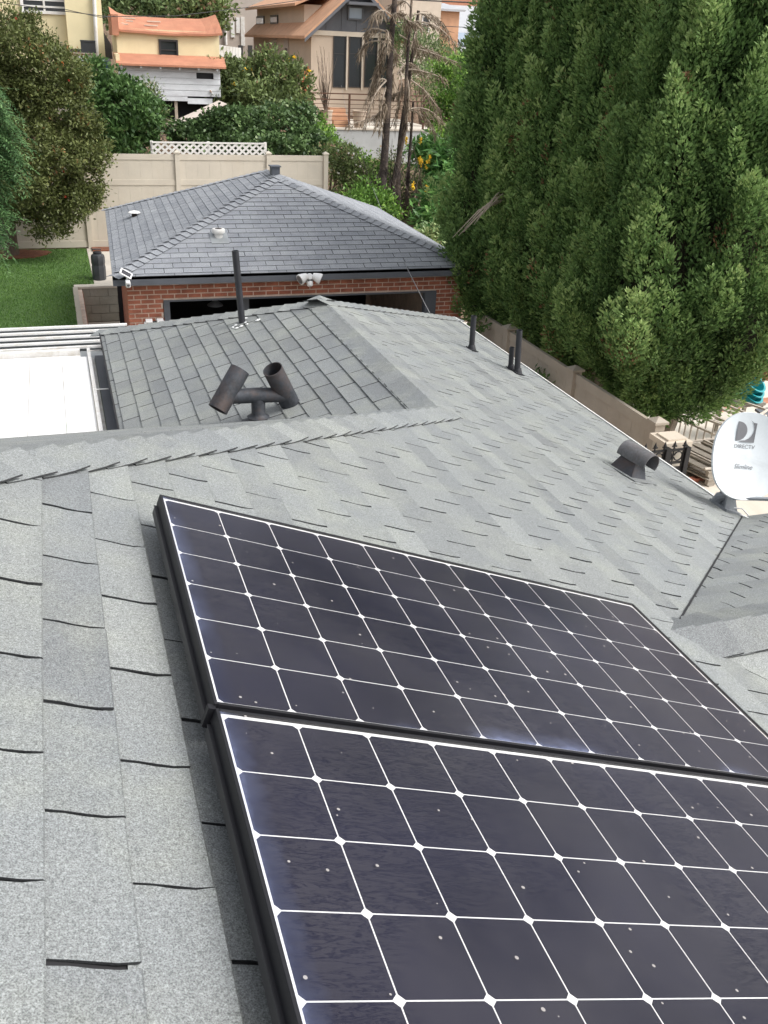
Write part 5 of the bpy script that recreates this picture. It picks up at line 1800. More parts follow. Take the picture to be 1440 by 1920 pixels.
# gable
xm = (xl + xrr) / 2
zap = zeave + (xm - xl) * .86
m = MB(); m.prism([(xl - .1, YB - .02, zeave), (xrr + .1, YB - .02, zeave), (xm, YB - .02, zap + .1)], (0, .1, 0)); m.build('gable', MATS['slate_siding'], bh)
for k in range(5):
    m = MB(); x = xl + (xrr - xl) * (k + 1) / 6; hz = (zap - zeave) * (1 - abs(x - xm) / (xm - xl)); m.box2((x - .03, YB - .05, zeave), (x + .03, YB - .02, zeave + hz)); m.build('batten', MATS['slate_siding'], bh)
m = MB(); m.box2((xl - .02, YB - .08, zeave - .2), (xrr + .02, YB - .002, zeave + .0)); m.build('frieze', MATS['beige_trim'], bh)
ov = .45
for s in (-1, 1):
    xe_ = xl - ov if s < 0 else xrr + ov
    ze_ = zeave - ov * .86
    m = MB(); m.prism([(xe_, YB - .55, ze_), (xm, YB - .55, zap), (xm, ybk + .4, zap), (xe_, ybk + .4, ze_)], (0, 0, .13)); m.build('roof_slope', MATS['orange_shingle'], bh)
    m = MB(); m.prism([(xe_, YB - .58, ze_ - .14), (xm, YB - .58, zap - .14), (xm, YB - .58, zap + .02), (xe_, YB - .58, ze_ + .02)], (0, .05, 0)); m.build('bargeboard', MATS['slate_siding'], bh)
# dormer on the side slope
yd0, yd1 = y_at(572, 20, xl), y_at(474, 30, xl)
zd0, zd1 = at(500, 54, X=xl).z, at(500, 27, X=xl).z
m = MB(); m.box2((xl + .25, yd0 + 1.2, zeave - .3), (xm, yd1, zd1 + .35)); m.build('dormer_wall', MATS['beige_stucco'], bh)
m = MB(); m.prism([(xl - .35, yd0 + .6, zd1 + .25), (xm, yd0 + .6, zap + .16), (xm, yd1 + .5, zap + .16), (xl - .35, yd1 + .5, zd1 + .25)], (0, 0, .12)); m.build('dormer_roof', MATS['orange_shingle'], bh)
for pa, pb in (((482, 48), (496, 30)), ((508, 46), (522, 28))):
    X_ = xl + .25
    A, B = at(*pa, X=X_), at(*pb, X=X_)
    m = MB(); m.box2((X_ - .05, A.y, A.z), (X_ + .02, B.y, B.z)); f_ = m.build('window', MATS['window_frame_dark'], bh)
    m = MB(); m.box2((X_ - .06, A.y - .15, A.z + .1), (X_ - .05, B.y + .15, B.z - .1)); m.build('pane', MATS['window_glass_pale'], f_)
for pa, pb in (((511, 116), (519, 68)), ((534, 114), (542, 66))):
    A, B = at(*pa, X=xl), at(*pb, X=xl)
    m = MB(); m.box2((xl - .05, A.y, A.z), (xl + .02, B.y, B.z)); f_ = m.build('window', MATS['taupe_stucco'], bh)
    m = MB(); m.box2((xl - .06, A.y - .2, A.z + .05), (xl - .05, B.y + .2, (A.z + B.z) / 2)); m.build('pane', MATS['window_glass'], f_)
for k in range(4):
    A, B = at(623.5 + 29.3 * k, 164, Y=YB), at(649.5 + 29.3 * k, 65, Y=YB)
    window(bh, A.x, B.x, A.z, B.z, YB, .05, 'window_frame_dark', 'window_glass', 0, (.64,), .02, .05)
    m = MB(); m.box2((B.x + .003, YB - .07, A.z - .1), (B.x + .075, YB - .002, B.z + .1)); m.build('mullion', MATS['beige_trim'], bh)
A, B = at(651, 37, Y=YB), at(681, 13, Y=YB)
window(bh, A.x, B.x, A.z, B.z, YB - .06, .07, 'slate_siding', 'window_glass_pale', 0, (), .02, .06)
m = MB(); zbc = at(670, 4, Y=YB - .5).z; m.box2((at(645, 4, Y=YB).x, YB - .9, zbc - .12), (at(700, 4, Y=YB).x, YB - .03, zbc)); m.build('balcony_ledge', MATS['slate_siding'], bh)
# deck: concrete wall, rail, planters
YD = 41.0
zd = at(680, 241, Y=YD).z
x0, x1 = at(596, 240, Y=YD).x, at(840, 240, Y=YD).x
rw = thing('retaining_wall', ((x0 + x1) / 2, YD, 2.0), 'smooth grey concrete retaining wall below the iron deck railing', 'retaining wall')
m = MB(); m.box2((x0, YD, .8), (x1, YD + .3, zd - .06)); m.build('face', MATS['retaining_concrete'], rw)
m = MB(); m.box2((x0 - .03, YD - .04, zd - .06), (x1 + .03, YD + .34, zd)); m.build('coping', MATS['concrete_pale'], rw)
m = MB(); m.box2((x0 + .05, YD + .35, zd - .2), (x1, YB - .03, zd - .05)); m.build('deck_slab', MATS['concrete_pale'], rw)
rl = thing('deck_railing', ((x0 + x1) / 2, YD + .15, zd), 'rusty iron deck railing with thin horizontal bars', 'railing')
rx0, rx1 = at(574, 200, Y=YD + .15).x, at(800, 200, Y=YD + .15).x
ztop = at(650, 176, Y=YD + .15).z
for k, t in enumerate((0, .17, .30, .42, .54, .66, .78, .9)):
    m = MB(); z = ztop - (ztop - zd) * t; m.bar((rx0, YD + .15, z), (rx1, YD + .15, z), .04 if k < 2 else .018, .045 if k < 2 else .02); m.build('bar', MATS['rust_iron'], rl)
for px in (576, 586, 655, 724, 795):
    m = MB(); x = at(px, 200, Y=YD + .15).x; m.box2((x - .035, YD + .11, zd - .01), (x + .035, YD + .19, ztop + .02)); m.build('post', MATS['rust_iron'], rl)
for px, Yp, lab in ((611, YD + .8, 'pale tapered planter pot holding the bare shrub on the deck'), (673, YD + .9, 'pale tapered planter pot standing empty behind the dead palm')):
    c = at(px, 238, Y=Yp); c.z = zd - .05
    m = MB(); m.lathe(c, [(.2, 0), (.29, .62), (.31, .64), (.31, .7), (.26, .7), (.24, .6)], 4 if px < 640 else 20)
    tag(m.build('planter', MATS['beige_stucco']), lab, 'planter')
c = at(641, 236, Y=YD + 1.2); c.z = zd - .05
stp = thing('wooden_steps', c, 'orange-brown wooden steps behind the deck railing', 'steps')
for k in range(3):
    m = MB(); m.box2(c + Vector((-.36, .35 * k, .24 * k)), c + Vector((.36, .35 * k + .36, .24 * (k + 1)))); m.build('step', MATS['orange_shingle'], stp)
m = MB(); A, B = at(565, 200, Y=YD + 1.2), at(579, 124, Y=YD + 1.2); m.box2((A.x, YD + 1.2, A.z - .8), (B.x, YD + 1.28, B.z))
tag(m.build('steel_panel', MATS['corten']), 'rust-red steel screen panel at the corner of the beige house', 'panel')
# ---- taupe building behind
YT = 66.0
A, B = at(404, 130, Y=YT), at(520, -60, Y=YT)
tt_ = thing('taupe_building', ((A.x + B.x) / 2, YT + 3, A.z - 2), 'tall taupe building with pale downpipe behind the orange roof', 'building')
m = MB(); m.box2((A.x, YT, A.z - 3), (B.x, YT + 7, B.z)); m.build('wall', MATS['taupe_stucco'], tt_)
m = MB(); p0, p1 = at(419, -20, Y=YT - .1), at(424, 84, Y=YT - .1); m.tube([p0, p1], .09, 8); m.build('downpipe', MATS['white_paint'], tt_)
for px, y0, y1 in ((446, 33, 62), (455, 32, 86), (436, 40, 70)):
    A_, B_ = at(px - 3, y1, Y=YT), at(px + 3, y0, Y=YT); m = MB(); m.box2((A_.x, YT - .08, A_.z), (B_.x, YT + .02, B_.z)); m.build('window', MATS['white_paint'], tt_)
m = MB(); m.box2((A.x - .3, YT - .3, B.z), (B.x + .3, YT + 7.3, B.z + .2)); m.build('roof', MATS['grey_roof'], tt_)
# ---- white picket gate
YP_ = 46.0
pk = thing('picket_fence', at(430, 125, Y=YP_), 'white picket fence between yellow shed and beige house', 'fence')
for px in np.linspace(412, 450, 8):
    A = at(px, 122, Y=YP_); B = at(px, 84 + (px - 412) * .15, Y=YP_)
    m = MB(); m.box2((A.x - .06, YP_, A.z - .8), (A.x + .06, YP_ + .05, B.z)); m.build('picket', MATS['white_paint'], pk)
for py in (92, 112):
    A, B = at(410, py, Y=YP_ + .06), at(452, py + 4, Y=YP_ + .06); m = MB(); m.bar(A, B, .05, .1); m.build('rail', MATS['white_paint'], pk)
for px in (452, 470):
    A = at(px, 122, Y=YP_ + .5); B = at(px, 85, Y=YP_ + .5)
    m = MB(); m.box2((A.x - .1, YP_ + .5, A.z - .8), (A.x + .1, YP_ + .6, B.z)); tag(m.build('gate_post', MATS['window_frame_dark']), 'dark post of the narrow gate beside the picket fence', 'post', 'dark gate posts by the picket fence')
# ---- pale house with panels at the right
YG = 72.0
A, B = at(842, 140, Y=YG), at(1010, 60, Y=YG)
gh = thing('grey_house', ((A.x + B.x) / 2, YG + 4, A.z - 3), 'pale house with light grey roof and solar panels behind the palm', 'house')
zr0, zr1 = at(880, 100, Y=YG - .5).z, at(880, 14, Y=YG + 7).z
m = MB(); m.box2((A.x, YG, A.z - 4), (B.x, YG + 13, zr0)); m.build('wall', MATS['beige_trim'], gh)
m = MB(); m.prism([(A.x - .2, YG - .5, zr0), (B.x + .3, YG - .5, zr0), (B.x + .3, YG + 7, zr1), (A.x + .6, YG + 7, zr1)], (0, 0, .15)); m.build('roof', MATS['grey_roof'], gh)
m = MB(); m.box2((A.x + .6, YG + 6.9, zr1), (B.x, YG + 7.3, zr1 + .5)); m.build('ridge_parapet', MATS['terracotta'], gh)
for k in range(3):
    m = MB(); xa = at(866 + 26 * k, 90, Y=YG).x
    sl_ = (zr1 - zr0) / 7.5
    m.prism([(xa, YG, zr0 + .28 + sl_ * .5), (xa + .95, YG, zr0 + .28 + sl_ * .5), (xa + .95, YG + 1.9, zr0 + .28 + sl_ * 2.4), (xa, YG + 1.9, zr0 + .28 + sl_ * 2.4)], (0, 0, .05)); m.build('roof_panel', MATS['window_glass_pale'], gh)
A, B = at(832, 55, Y=68), at(862, 22, Y=68)
rh_ = thing('orange_house', ((A.x + B.x) / 2, 70, A.z - 3), 'orange stucco house corner partly hidden by the dead palm', 'house')
m = MB(); m.box2((A.x - 2.5, 68, A.z - 4), (B.x, 71.5, B.z)); m.build('wall', MATS['orange_shingle'], rh_)
m = MB(); m.prism([(A.x - 2.8, 67.7, B.z), (B.x + .3, 67.7, B.z), (B.x + .3, 71.8, B.z + .5), (A.x - 2.8, 71.8, B.z + .5)], (0, 0, .12)); m.build('roof', MATS['grey_roof'], rh_)
A, B = at(745, 80, Y=60), at(830, -30, Y=60)
ch_ = thing('cream_house', ((A.x + B.x) / 2, 63, A.z - 3), 'cream house wall showing through the palm fronds', 'house')
m = MB(); m.box2((A.x, 60, A.z - 4), (B.x, 66, B.z)); m.build('wall', MATS['beige_trim'], ch_)
m = MB(); m.box2((A.x - .3, 59.7, B.z), (B.x + .3, 66.3, B.z + .2)); m.build('roof', MATS['grey_roof'], ch_)
A_, B_ = at(790, 60, Y=60), at(806, 30, Y=60)
window(ch_, A_.x, B_.x, A_.z, B_.z, 60, .06, 'white_paint', 'window_glass', 0, (.5,), .02, .05)
# ---- overhead and guy cables
def cable(pts, r, label, matn='cable_black'):
    m = MB(); P = [at(x, y, Y=Y) for x, y, Y in pts]
    out = []
    for a, b in zip(P[:-1], P[1:]):
        for k in range(6): out.append(a.lerp(b, k / 6))
    out.append(P[-1])
    m.tube(out, r, 5)
    tag(m.build('utility_cable', MATS[matn]), label, 'cable')
cable([(-40, -2, 35), (60, 13, 35), (130, 22, 35), (200, 31, 35.3), (330, 30, 36), (480, 12, 37), (620, -8, 38)], .012, 'sagging black cable strung past the yellow house window')
cable([(120, 17, 34.5), (160, 26, 34.5), (190, 33, 34.5), (215, 30, 35)], .01, 'short drooping black cable beside the white downpipe')
cable([(700, -6, 44), (800, 1, 44), (960, 8, 44)], .03, 'thick black overhead cable above the grey roof')
cable([(700, 36, 44), (780, 46, 44), (850, 50, 44), (950, 55, 44)], .014, 'thin black overhead cable in front of the grey roof')
hx_ = at(812, 598, Y=9.9)
cable([(812, 599, 9.95), (795, 566, 11.5), (768, 512, 14.5), (740, 455, 18), (712, 385, 23), (690, 330, 27), (668, 285, 32), (652, 222, 40), (640, 160, 47.8)], .006, 'thin grey service cable sagging from house eave over the garage', 'cable_grey')
# ------------------------------------------------------------------ vegetation
def blob_points(lobes, n, inner=.0, g=NR):
    """points on/in a set of ellipsoids (cx,cy,cz,rx,ry,rz); returns points and outward directions"""
    lo = np.array(lobes, float)
    w = (lo[:, 3] * lo[:, 4] + lo[:, 3] * lo[:, 5] + lo[:, 4] * lo[:, 5]) ** 1.0
    k = g.choice(len(lo), n, p=w / w.sum())
    d = rand_dir(n, g)
    r = np.where(g.random(n) < inner, g.uniform(.35, .8, n), g.uniform(.82, 1.06, n))
    P = lo[k, :3] + d * lo[k, 3:] * r[:, None]
    # drop most points deep inside another lobe
    q = np.min(np.stack([(((P - l[:3]) / l[3:]) ** 2).sum(1) for l in lo], 1), axis=1)
    keep = (q > .55) | (g.random(n) < .25)
    nrm = d / lo[k, 3:]
    nrm = nrm / np.linalg.norm(nrm, axis=1, keepdims=True)
    return P[keep], nrm[keep]

def satellites(lobes, g):
    """breaks up each smooth lobe with smaller ones budding from it"""
    out = []
    for l in lobes:
        l = np.array(l, float)
        out.append(tuple(np.concatenate([l[:3], l[3:] * .74])))
        for d in rand_dir(9, g):
            f = g.uniform(.26, .48)
            c = l[:3] + d * l[3:] * g.uniform(.62, .95)
            out.append((c[0], c[1], c[2], l[3] * f, l[4] * f, l[5] * f * 1.1))
    return out

def foliage(root, name, lobes, clumps, per, L, W, cr, matn, up=.25, droop=0.0, jit=.9, inner=.25, tone=(.5, .2), zshade=0.0, g=NR):
    lobes = satellites(lobes, g)
    C, Nn = blob_points(lobes, clumps, inner, g)
    n = len(C)
    ct = np.clip(g.normal(tone[0], tone[1], n), 0, 1)
    idx = np.repeat(np.arange(n), per)
    m = len(idx)
    P = C[idx] + g.normal(0, 1, (m, 3)) * np.array([cr, cr, cr * .8])
    D = Nn[idx] * .7 + rand_dir(m, g) * jit + np.array([0, 0, up - droop])
    F = Nn[idx] * .6 + rand_dir(m, g) * .8 + np.array([0, 0, .5])
    rv = ct[idx] + g.normal(0, .13, m)
    return leaf_quads(name, P, D, F, L * g.uniform(.7, 1.3, m), W * g.uniform(.7, 1.25, m), rv, matn, root)

def tree_trunk(root, base, top, r0, r1, matn='bark', limbs=(), wob=.05, name='trunk', seed=1):
    r = random.Random(seed)
    m = MB()
    b, t = Vector(base), Vector(top)
    pts = [b.lerp(t, k / 6) + Vector((r.uniform(-wob, wob), r.uniform(-wob, wob), 0)) * (0 if k == 0 else 1) for k in range(7)]
    m.tube(pts, [r0 + (r1 - r0) * k / 6 for k in range(7)], 10)
    for f0, tip, rr in limbs:
        s = b.lerp(t, f0); e_ = Vector(tip)
        mid = s.lerp(e_, .5) + Vector((r.uniform(-.1, .1), r.uniform(-.1, .1), .12))
        m.tube([s, mid, e_], [rr, rr * .65, rr * .25], 7)
    return m.build(name, MATS[matn], root, smooth=True)

def blossoms(root, name, lobes, n, size, matn, g=NR, bias=(0, -.6, .5)):
    C, Nn = blob_points(lobes, n * 4, 0, g)
    sc = Nn @ np.array(bias)
    o = np.argsort(-sc)[:n * 2]
    o = g.choice(o, min(n, len(o)), replace=False)
    m = MB()
    for i in o:
        c = Vector(C[i]) + Vector(Nn[i]) * .03
        for q in range(5):
            d = Vector(rand_dir(1, g)[0]) * .6 + Vector((0, -.3, .5))
            m.bar(c, c + d.normalized() * size, size * .55, size * .12, (rnd.random(), rnd.random(), 1))
    return m.build(name, MATS[matn], root)

# ---- cypress row: flame-shaped plumes on a tapered, bumpy body
def cypress(base, H, R, z0, seed, label, dens=1.0, leaf=1.0, lean=(0, 0)):
    g = np.random.default_rng(seed)
    b = Vector(base)
    root = thing('cypress_tree', b, label, 'cypress tree', 'row of cypress trees behind the tan fence')
    def prof(t):            # radius over relative height
        return R * np.minimum(1, (t / .20 + .18)) ** .75 * np.clip(1 - t, 0, 1) ** .62 * 1.15
    ph = g.uniform(0, 6.28, 6)
    def bumpy(t, a, hgt):
        return (1 + .13 * np.cos(5 * a + ph[0] + 1.5 * t) + .06 * np.cos(9 * a + ph[1] - 2 * t) + .09 * np.sin(5 * a + ph[1] - 4 * t) * np.sin(hgt * 2.3 + ph[4]) + .08 * np.sin(7 * a + 1.3 * hgt + ph[2]) * np.sin(hgt * 3.7 - 2 * a + ph[5]) + .05 * np.sin(hgt * 5.3 - 3 * a + ph[3]))
    n = int(2600 * dens * R / 1.5)
    t = g.random(n) ** 1.15
    a = g.uniform(0, 2 * math.pi, n)
    hgt = z0 + t * (H - z0)
    cd = math.atan2(-b.y, -b.x)          # towards the camera
    face = np.cos(a - cd)
    keep = (g.random(n) < np.where(face > -.25, 1, .3)) & ((hgt < 7.6) | (g.random(n) < .4))
    t, a, hgt = t[keep], a[keep], hgt[keep]
    n = len(t)
    rr = prof(t) * bumpy(t, a, hgt) * g.uniform(.84, 1.06, n)
    ox = lean[0] * t; oy = lean[1] * t
    C = np.stack([b.x + ox + rr * np.cos(a), b.y + oy + rr * np.sin(a), b.z + hgt], 1)
    out = np.stack([np.cos(a), np.sin(a), np.zeros(n)], 1)
    low = np.clip(1 - t / .12, 0, 1)[:, None]
    ax = out * g.uniform(.08, .42, (n, 1)) + np.array([0, 0, 1.0]) * (1 - low * .75) + rand_dir(n, g) * .15
    ax = ax / np.linalg.norm(ax, axis=1, keepdims=True)
    ln = g.uniform(.30, .75, n); rad = np.minimum(ln * g.uniform(.22, .32, n), .17)
    per = int(150 * leaf)
    idx = np.repeat(np.arange(n), per)
    m = len(idx)
    s = g.random(m)
    wr = np.sin(np.pi * np.clip(s * .92 + .12, 0, 1)) ** .7
    rd = rand_dir(m, g)
    rd = rd - ax[idx] * (rd * ax[idx]).sum(1, keepdims=True)
    rd = rd / (np.linalg.norm(rd, axis=1, keepdims=True) + 1e-9)
    P = C[idx] + ax[idx] * (s * ln[idx])[:, None] + rd * (wr * rad[idx] * np.sqrt(g.uniform(.25, 1, m)))[:, None]
    D = ax[idx] * .9 + rd * .7 + rand_dir(m, g) * .45
    F = rd * .7 + out[idx] * .35 + np.array([0, 0, .6]) + rand_dir(m, g) * .4
    bz = bumpy(t, a, hgt)
    tone = g.normal(.42, .12, n) + 1.0 * (bz - 1)  # crown shading put into leaf colour: ridges lighter, hollows darker
    rv = tone[idx] + .5 * (s - .5) + g.normal(0, .08, m)  # plume tops painted lighter than their bases, as if lit from above
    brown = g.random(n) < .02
    rv = np.where(brown[idx] & (g.random(m) < .5), 1.0, np.minimum(rv, .97))
    q = 1 / math.sqrt(leaf)
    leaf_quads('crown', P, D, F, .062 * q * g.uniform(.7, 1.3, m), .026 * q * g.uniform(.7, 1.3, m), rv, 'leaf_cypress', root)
    # woody dark core: a shell added inside the crown against see-through
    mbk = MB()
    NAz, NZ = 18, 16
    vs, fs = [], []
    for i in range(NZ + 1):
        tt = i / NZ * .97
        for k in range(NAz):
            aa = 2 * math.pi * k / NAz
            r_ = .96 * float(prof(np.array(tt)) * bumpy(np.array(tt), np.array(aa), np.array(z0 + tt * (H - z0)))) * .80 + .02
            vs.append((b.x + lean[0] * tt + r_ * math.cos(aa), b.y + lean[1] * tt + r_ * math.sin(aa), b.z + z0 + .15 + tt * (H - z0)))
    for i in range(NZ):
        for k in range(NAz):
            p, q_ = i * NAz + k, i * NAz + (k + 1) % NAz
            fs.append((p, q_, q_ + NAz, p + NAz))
    mbk.add(vs, fs); mbk.build('inner_core', MATS['cypress_inner'], root)
    mb2 = MB()
    r0 = .17
    mb2.tube([b - Vector((0, 0, .1)), b + Vector((.02, 0, z0 * .6)), b + Vector((lean[0] * .3, lean[1] * .3, z0 + 1.5)), b + Vector((lean[0] * .9, lean[1] * .9, H * .85))], [r0 * 1.35, r0, r0 * .8, .03], 10)
    for k in range(5):
        aa = g.uniform(0, 6.28); mb2.tube([b + Vector((0, 0, .1)), b + Vector((math.cos(aa) * .2, math.sin(aa) * .2, z0 * .7)), b + Vector((math.cos(aa) * .55, math.sin(aa) * .55, z0 + .9))], [r0 * .6, r0 * .45, r0 * .25], 7)
    mb2.build('trunk', MATS['bark_grey'], root, smooth=True)
    return root
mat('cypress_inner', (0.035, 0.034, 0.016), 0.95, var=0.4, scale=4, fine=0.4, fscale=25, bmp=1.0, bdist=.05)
cypress((8.25, 11.25, 0), 8.8, 1.36, 1.3, 41, 'broad cypress tree standing next to the pallets and cream pillar', 1.3, .85)
cypress((7.95, 12.7, 0), 8.4, .9, 1.4, 42, 'cypress tree growing directly behind the broad one', 1.15, .75)
cypress((7.85, 13.75, 0), 8.9, .9, 1.45, 43, 'cypress tree in the middle of the row by the tan fence', 1.15, .7)
c4t = cypress((7.7, 14.7, 0), 8.6, .88, 1.5, 44, 'cypress tree between the middle one and the one at the garage', 1.15, .65)
c5t = cypress((7.48, 15.5, 0), 9.2, .95, 1.5, 45, 'cypress tree at the end of the row beside the garage', 1.15, .65)
# dead branch sticking out
m = MB()
p0 = at(945, 372, Y=14.3)
for k in range(11):
    e_ = at(852 + k * 7 + rnd.uniform(-5, 5), 446 - k * 6 + rnd.uniform(-10, 6), Y=13.9)
    mid = p0.lerp(e_, .5) + Vector((rnd.uniform(-.05, .05), 0, rnd.uniform(.05, .14)))
    m.tube([p0 + Vector((rnd.uniform(0, .3), .2, rnd.uniform(-.1, .1))), mid, e_], [.014, .009, .004], 5)
m.build('dead_branch', MATS['dead_wood'], c4t)

# ---- olive-brown tree by the fence
Yt = 26.0
def lob(px, py, Y, rx, rz, ry=None):
    c = at(px, py, Y=Y)
    return (c.x, c.y, c.z, rx, ry if ry else rx, rz)
tb_ = Vector((-1.25, 26.25, LZ))
ot = thing('olive_tree', tb_, 'large olive-brown leafy tree at the lawn corner by the fence', 'tree')
lo = [lob(70, 130, 26, 1.0, .95), lob(20, 90, 26.2, 1.0, .8), lob(110, 215, 25.9, 1.0, .8), lob(40, 240, 25.8, 1.2, 1.0), lob(130, 300, 25.7, .85, .7), lob(55, 350, 25.5, 1.05, .8), lob(125, 385, 25.4, .62, .42), lob(95, 420, 25.3, .5, .35), lob(-20, 180, 26.3, 1.2, 1.2), lob(168, 372, 25.4, .3, .34), lob(145, 340, 25.5, .35, .3)]
tree_trunk(ot, tb_ - Vector((0, 0, .05)), tb_ + Vector((.1, -.1, 3.0)), .2, .09, 'bark', [(.5, Vector(lo[2][:3]), .08), (.6, Vector(lo[0][:3]), .08), (.4, Vector(lo[4][:3]), .07), (.35, Vector(lo[5][:3]), .06), (.3, Vector(lo[6][:3]), .05)], seed=3)
foliage(ot, 'crown', lo, 4300, 24, .095, .045, .10, 'leaf_olive', up=.2, inner=.35, tone=(.45, .2), g=np.random.default_rng(3))
blossoms(ot, 'red_bloom', lo, 9, .05, 'flower_red')

# ---- feathery green tree at the left
ft_b = Vector((at(-60, 440, Y=22.0).x, 22.0, LZ))
ft = thing('fern_leaf_tree', ft_b, 'bright green feathery-leaved tree overhanging the lawn edge', 'tree')
tree_trunk(ft, ft_b, ft_b + Vector((-.1, 0, 3.4)), .12, .05, 'bark', [(.9, at(10, 230, Y=22), .04), (.7, at(5, 330, Y=22), .04), (.95, at(-10, 190, Y=22), .04)], seed=5)
gg = np.random.default_rng(8)
Pl, Dl, Fl, Rl = [], [], [], []
tips = [(18, 185), (5, 220), (35, 262), (25, 310), (0, 290), (38, 300), (12, 350), (22, 400), (0, 420), (14, 440), (-15, 250), (-12, 370), (28, 225), (10, 265)]
for (px, py) in tips:
    for q in range(24):
        c0 = at(px - 55 + gg.normal(0, 16), py - 30 + gg.normal(0, 16), Y=22 + gg.normal(0, .35))
        c1 = at(px - 6 + gg.normal(0, 17), py + 14 + gg.normal(0, 20), Y=21.8 + gg.normal(0, .35))
        dv = np.array(c1 - c0); sd_v = np.cross(dv, [0, 0, 1.0]); sd_v /= np.linalg.norm(sd_v)
        tn_ = gg.normal(.5, .22)
        for s in np.linspace(.1, 1, 15):
            p = np.array(c0) + dv * s + np.array([0, 0, -.16 * s * s])
            for sg in (-1, 1):
                Pl.append(p); Dl.append(sd_v * sg + dv * .7 + np.array([0, 0, -.15]) + gg.normal(0, .12, 3)); Fl.append(np.array([0, -.2, 1]) + gg.normal(0, .3, 3)); Rl.append(tn_ + gg.normal(0, .1))
leaf_quads('crown', np.array(Pl), np.array(Dl), np.array(Fl), gg.uniform(.09, .15, len(Pl)), gg.uniform(.022, .035, len(Pl)), np.array(Rl), 'leaf_fern', ft)

# ---- generic bush builder
def bush(name, label, cat, lobes, clumps, per, L, W, cr, matn, base=None, group=None, seed=1, stem_m='bark', **kw):
    c = np.array(lobes)
    zc = c[:, 2] - c[:, 5]
    b = Vector(base) if base is not None else Vector((c[:, 0].mean(), c[:, 1].mean(), float(hill(c[:, 0].mean(), c[:, 1].mean()))))
    root = thing(name, b, label, cat, group)
    r = random.Random(seed)
    m = MB()
    for l in lobes[:7]:
        tgt = Vector(l[:3])
        m.tube([b + Vector((r.uniform(-.1, .1), r.uniform(-.1, .1), -.1)), b.lerp(tgt, .5) + Vector((r.uniform(-.1, .1), 0, .05)), tgt], [.045, .03, .012], 6)
    m.build('stem', MATS[stem_m], root)
    foliage(root, 'crown', lobes, clumps, per, L, W, cr, matn, g=np.random.default_rng(seed), **kw)
    return root
bush('leafy_bush', 'dense dark green bush overhanging the beige fence top', 'bush',
     [lob(215, 190, 29, 1.05, .75), lob(180, 165, 29.3, .8, .5), lob(265, 195, 29.2, .5, .6), lob(225, 245, 28.6, .85, .55), lob(190, 275, 28.3, .6, .25), lob(265, 250, 28.9, .45, .45), lob(160, 220, 29, .6, .6)], 1150, 20, .15, .075, .11, 'leaf_dark', seed=51, inner=.3, tone=(.42, .2))
bush('leafy_bush', 'thin pale-leaved shrub in front of the white shed boards', 'bush',
     [lob(275, 190, 30.5, .4, .5), lob(290, 215, 30.4, .3, .35)], 130, 16, .14, .03, .12, 'leaf_rose', seed=52, inner=.3, tone=(.5, .2))
bush('ivy_mound', 'broad ivy-covered mound behind the white lattice', 'ivy',
     [lob(420, 250, 30.5, 1.3, .6, 1.0), lob(530, 248, 30.8, 1.15, .68, 1.0), lob(370, 258, 30.2, .8, .42, .7), lob(480, 270, 29.6, 1.8, .42, .6), lob(580, 280, 30, .6, .5)], 1900, 16, .115, .095, .08, 'leaf_ivy', seed=53, inner=.2, tone=(.42, .2), up=.1, droop=.25)
fb1 = bush('flowering_shrub', 'tall leafy shrub with few yellow flowers beside the beige house', 'shrub',
     [lob(435, 150, 37, .75, .6), lob(490, 142, 37.5, .8, .65), lob(545, 145, 37.6, .6, .75), lob(415, 140, 37.4, .45, .5), lob(470, 185, 36.5, 1.1, .45), lob(545, 190, 37, .6, .4), lob(415, 175, 36.5, .5, .4)], 1000, 16, .19, .085, .15, 'leaf_rose', seed=54, inner=.3, tone=(.4, .2))
blossoms(fb1, 'yellow_flower', [lob(440, 155, 37, .9, .55), lob(550, 150, 37.6, .65, .7)], 12, .1, 'flower_yellow')
bush('leafy_bush', 'bright green creeper spilling along the concrete retaining wall', 'bush',
     [lob(600, 265, 33, .55, .4), lob(625, 285, 32.5, .5, .35), lob(595, 240, 34, .4, .4), lob(650, 300, 32, .5, .3)], 420, 16, .11, .06, .09, 'leaf_bright', seed=55, inner=.25, tone=(.4, .2))
rs = bush('rose_bush', 'straggly rose bush with small white blooms at the fence end', 'bush',
     [lob(645, 315, 27.6, .5, .45), lob(670, 330, 27.6, .5, .4), lob(630, 290, 28, .4, .3), lob(640, 390, 27, .4, .4), lob(690, 350, 27.4, .45, .4)], 800, 14, .085, .05, .1, 'leaf_rose', seed=56, inner=.3, tone=(.5, .24))
blossoms(rs, 'white_bloom', [lob(645, 310, 27.6, .5, .45), lob(670, 330, 27.6, .5, .4), lob(640, 390, 27, .4, .4)], 26, .05, 'flower_white')
bush('leafy_bush', 'bright green undergrowth behind the garage ridge', 'bush',
     [lob(690, 375, 25.5, .55, .4), lob(665, 400, 25, .5, .35), lob(720, 400, 25, .5, .35), lob(690, 330, 28, .5, .5)], 620, 15, .1, .05, .09, 'leaf_bright', seed=57, inner=.3, tone=(.32, .2))
bush('twiggy_bush', 'brown twiggy scrub around the burnt trunk', 'bush',
     [lob(745, 350, 28, .5, .6), lob(760, 400, 27, .6, .5), lob(800, 410, 26.5, .5, .45), lob(735, 310, 29, .45, .5), lob(790, 340, 28.5, .4, .5), lob(770, 430, 26.6, .6, .35)], 800, 14, .09, .04, .12, 'leaf_rose', seed=58, stem_m='burnt_bark', inner=.4, tone=(.28, .25))
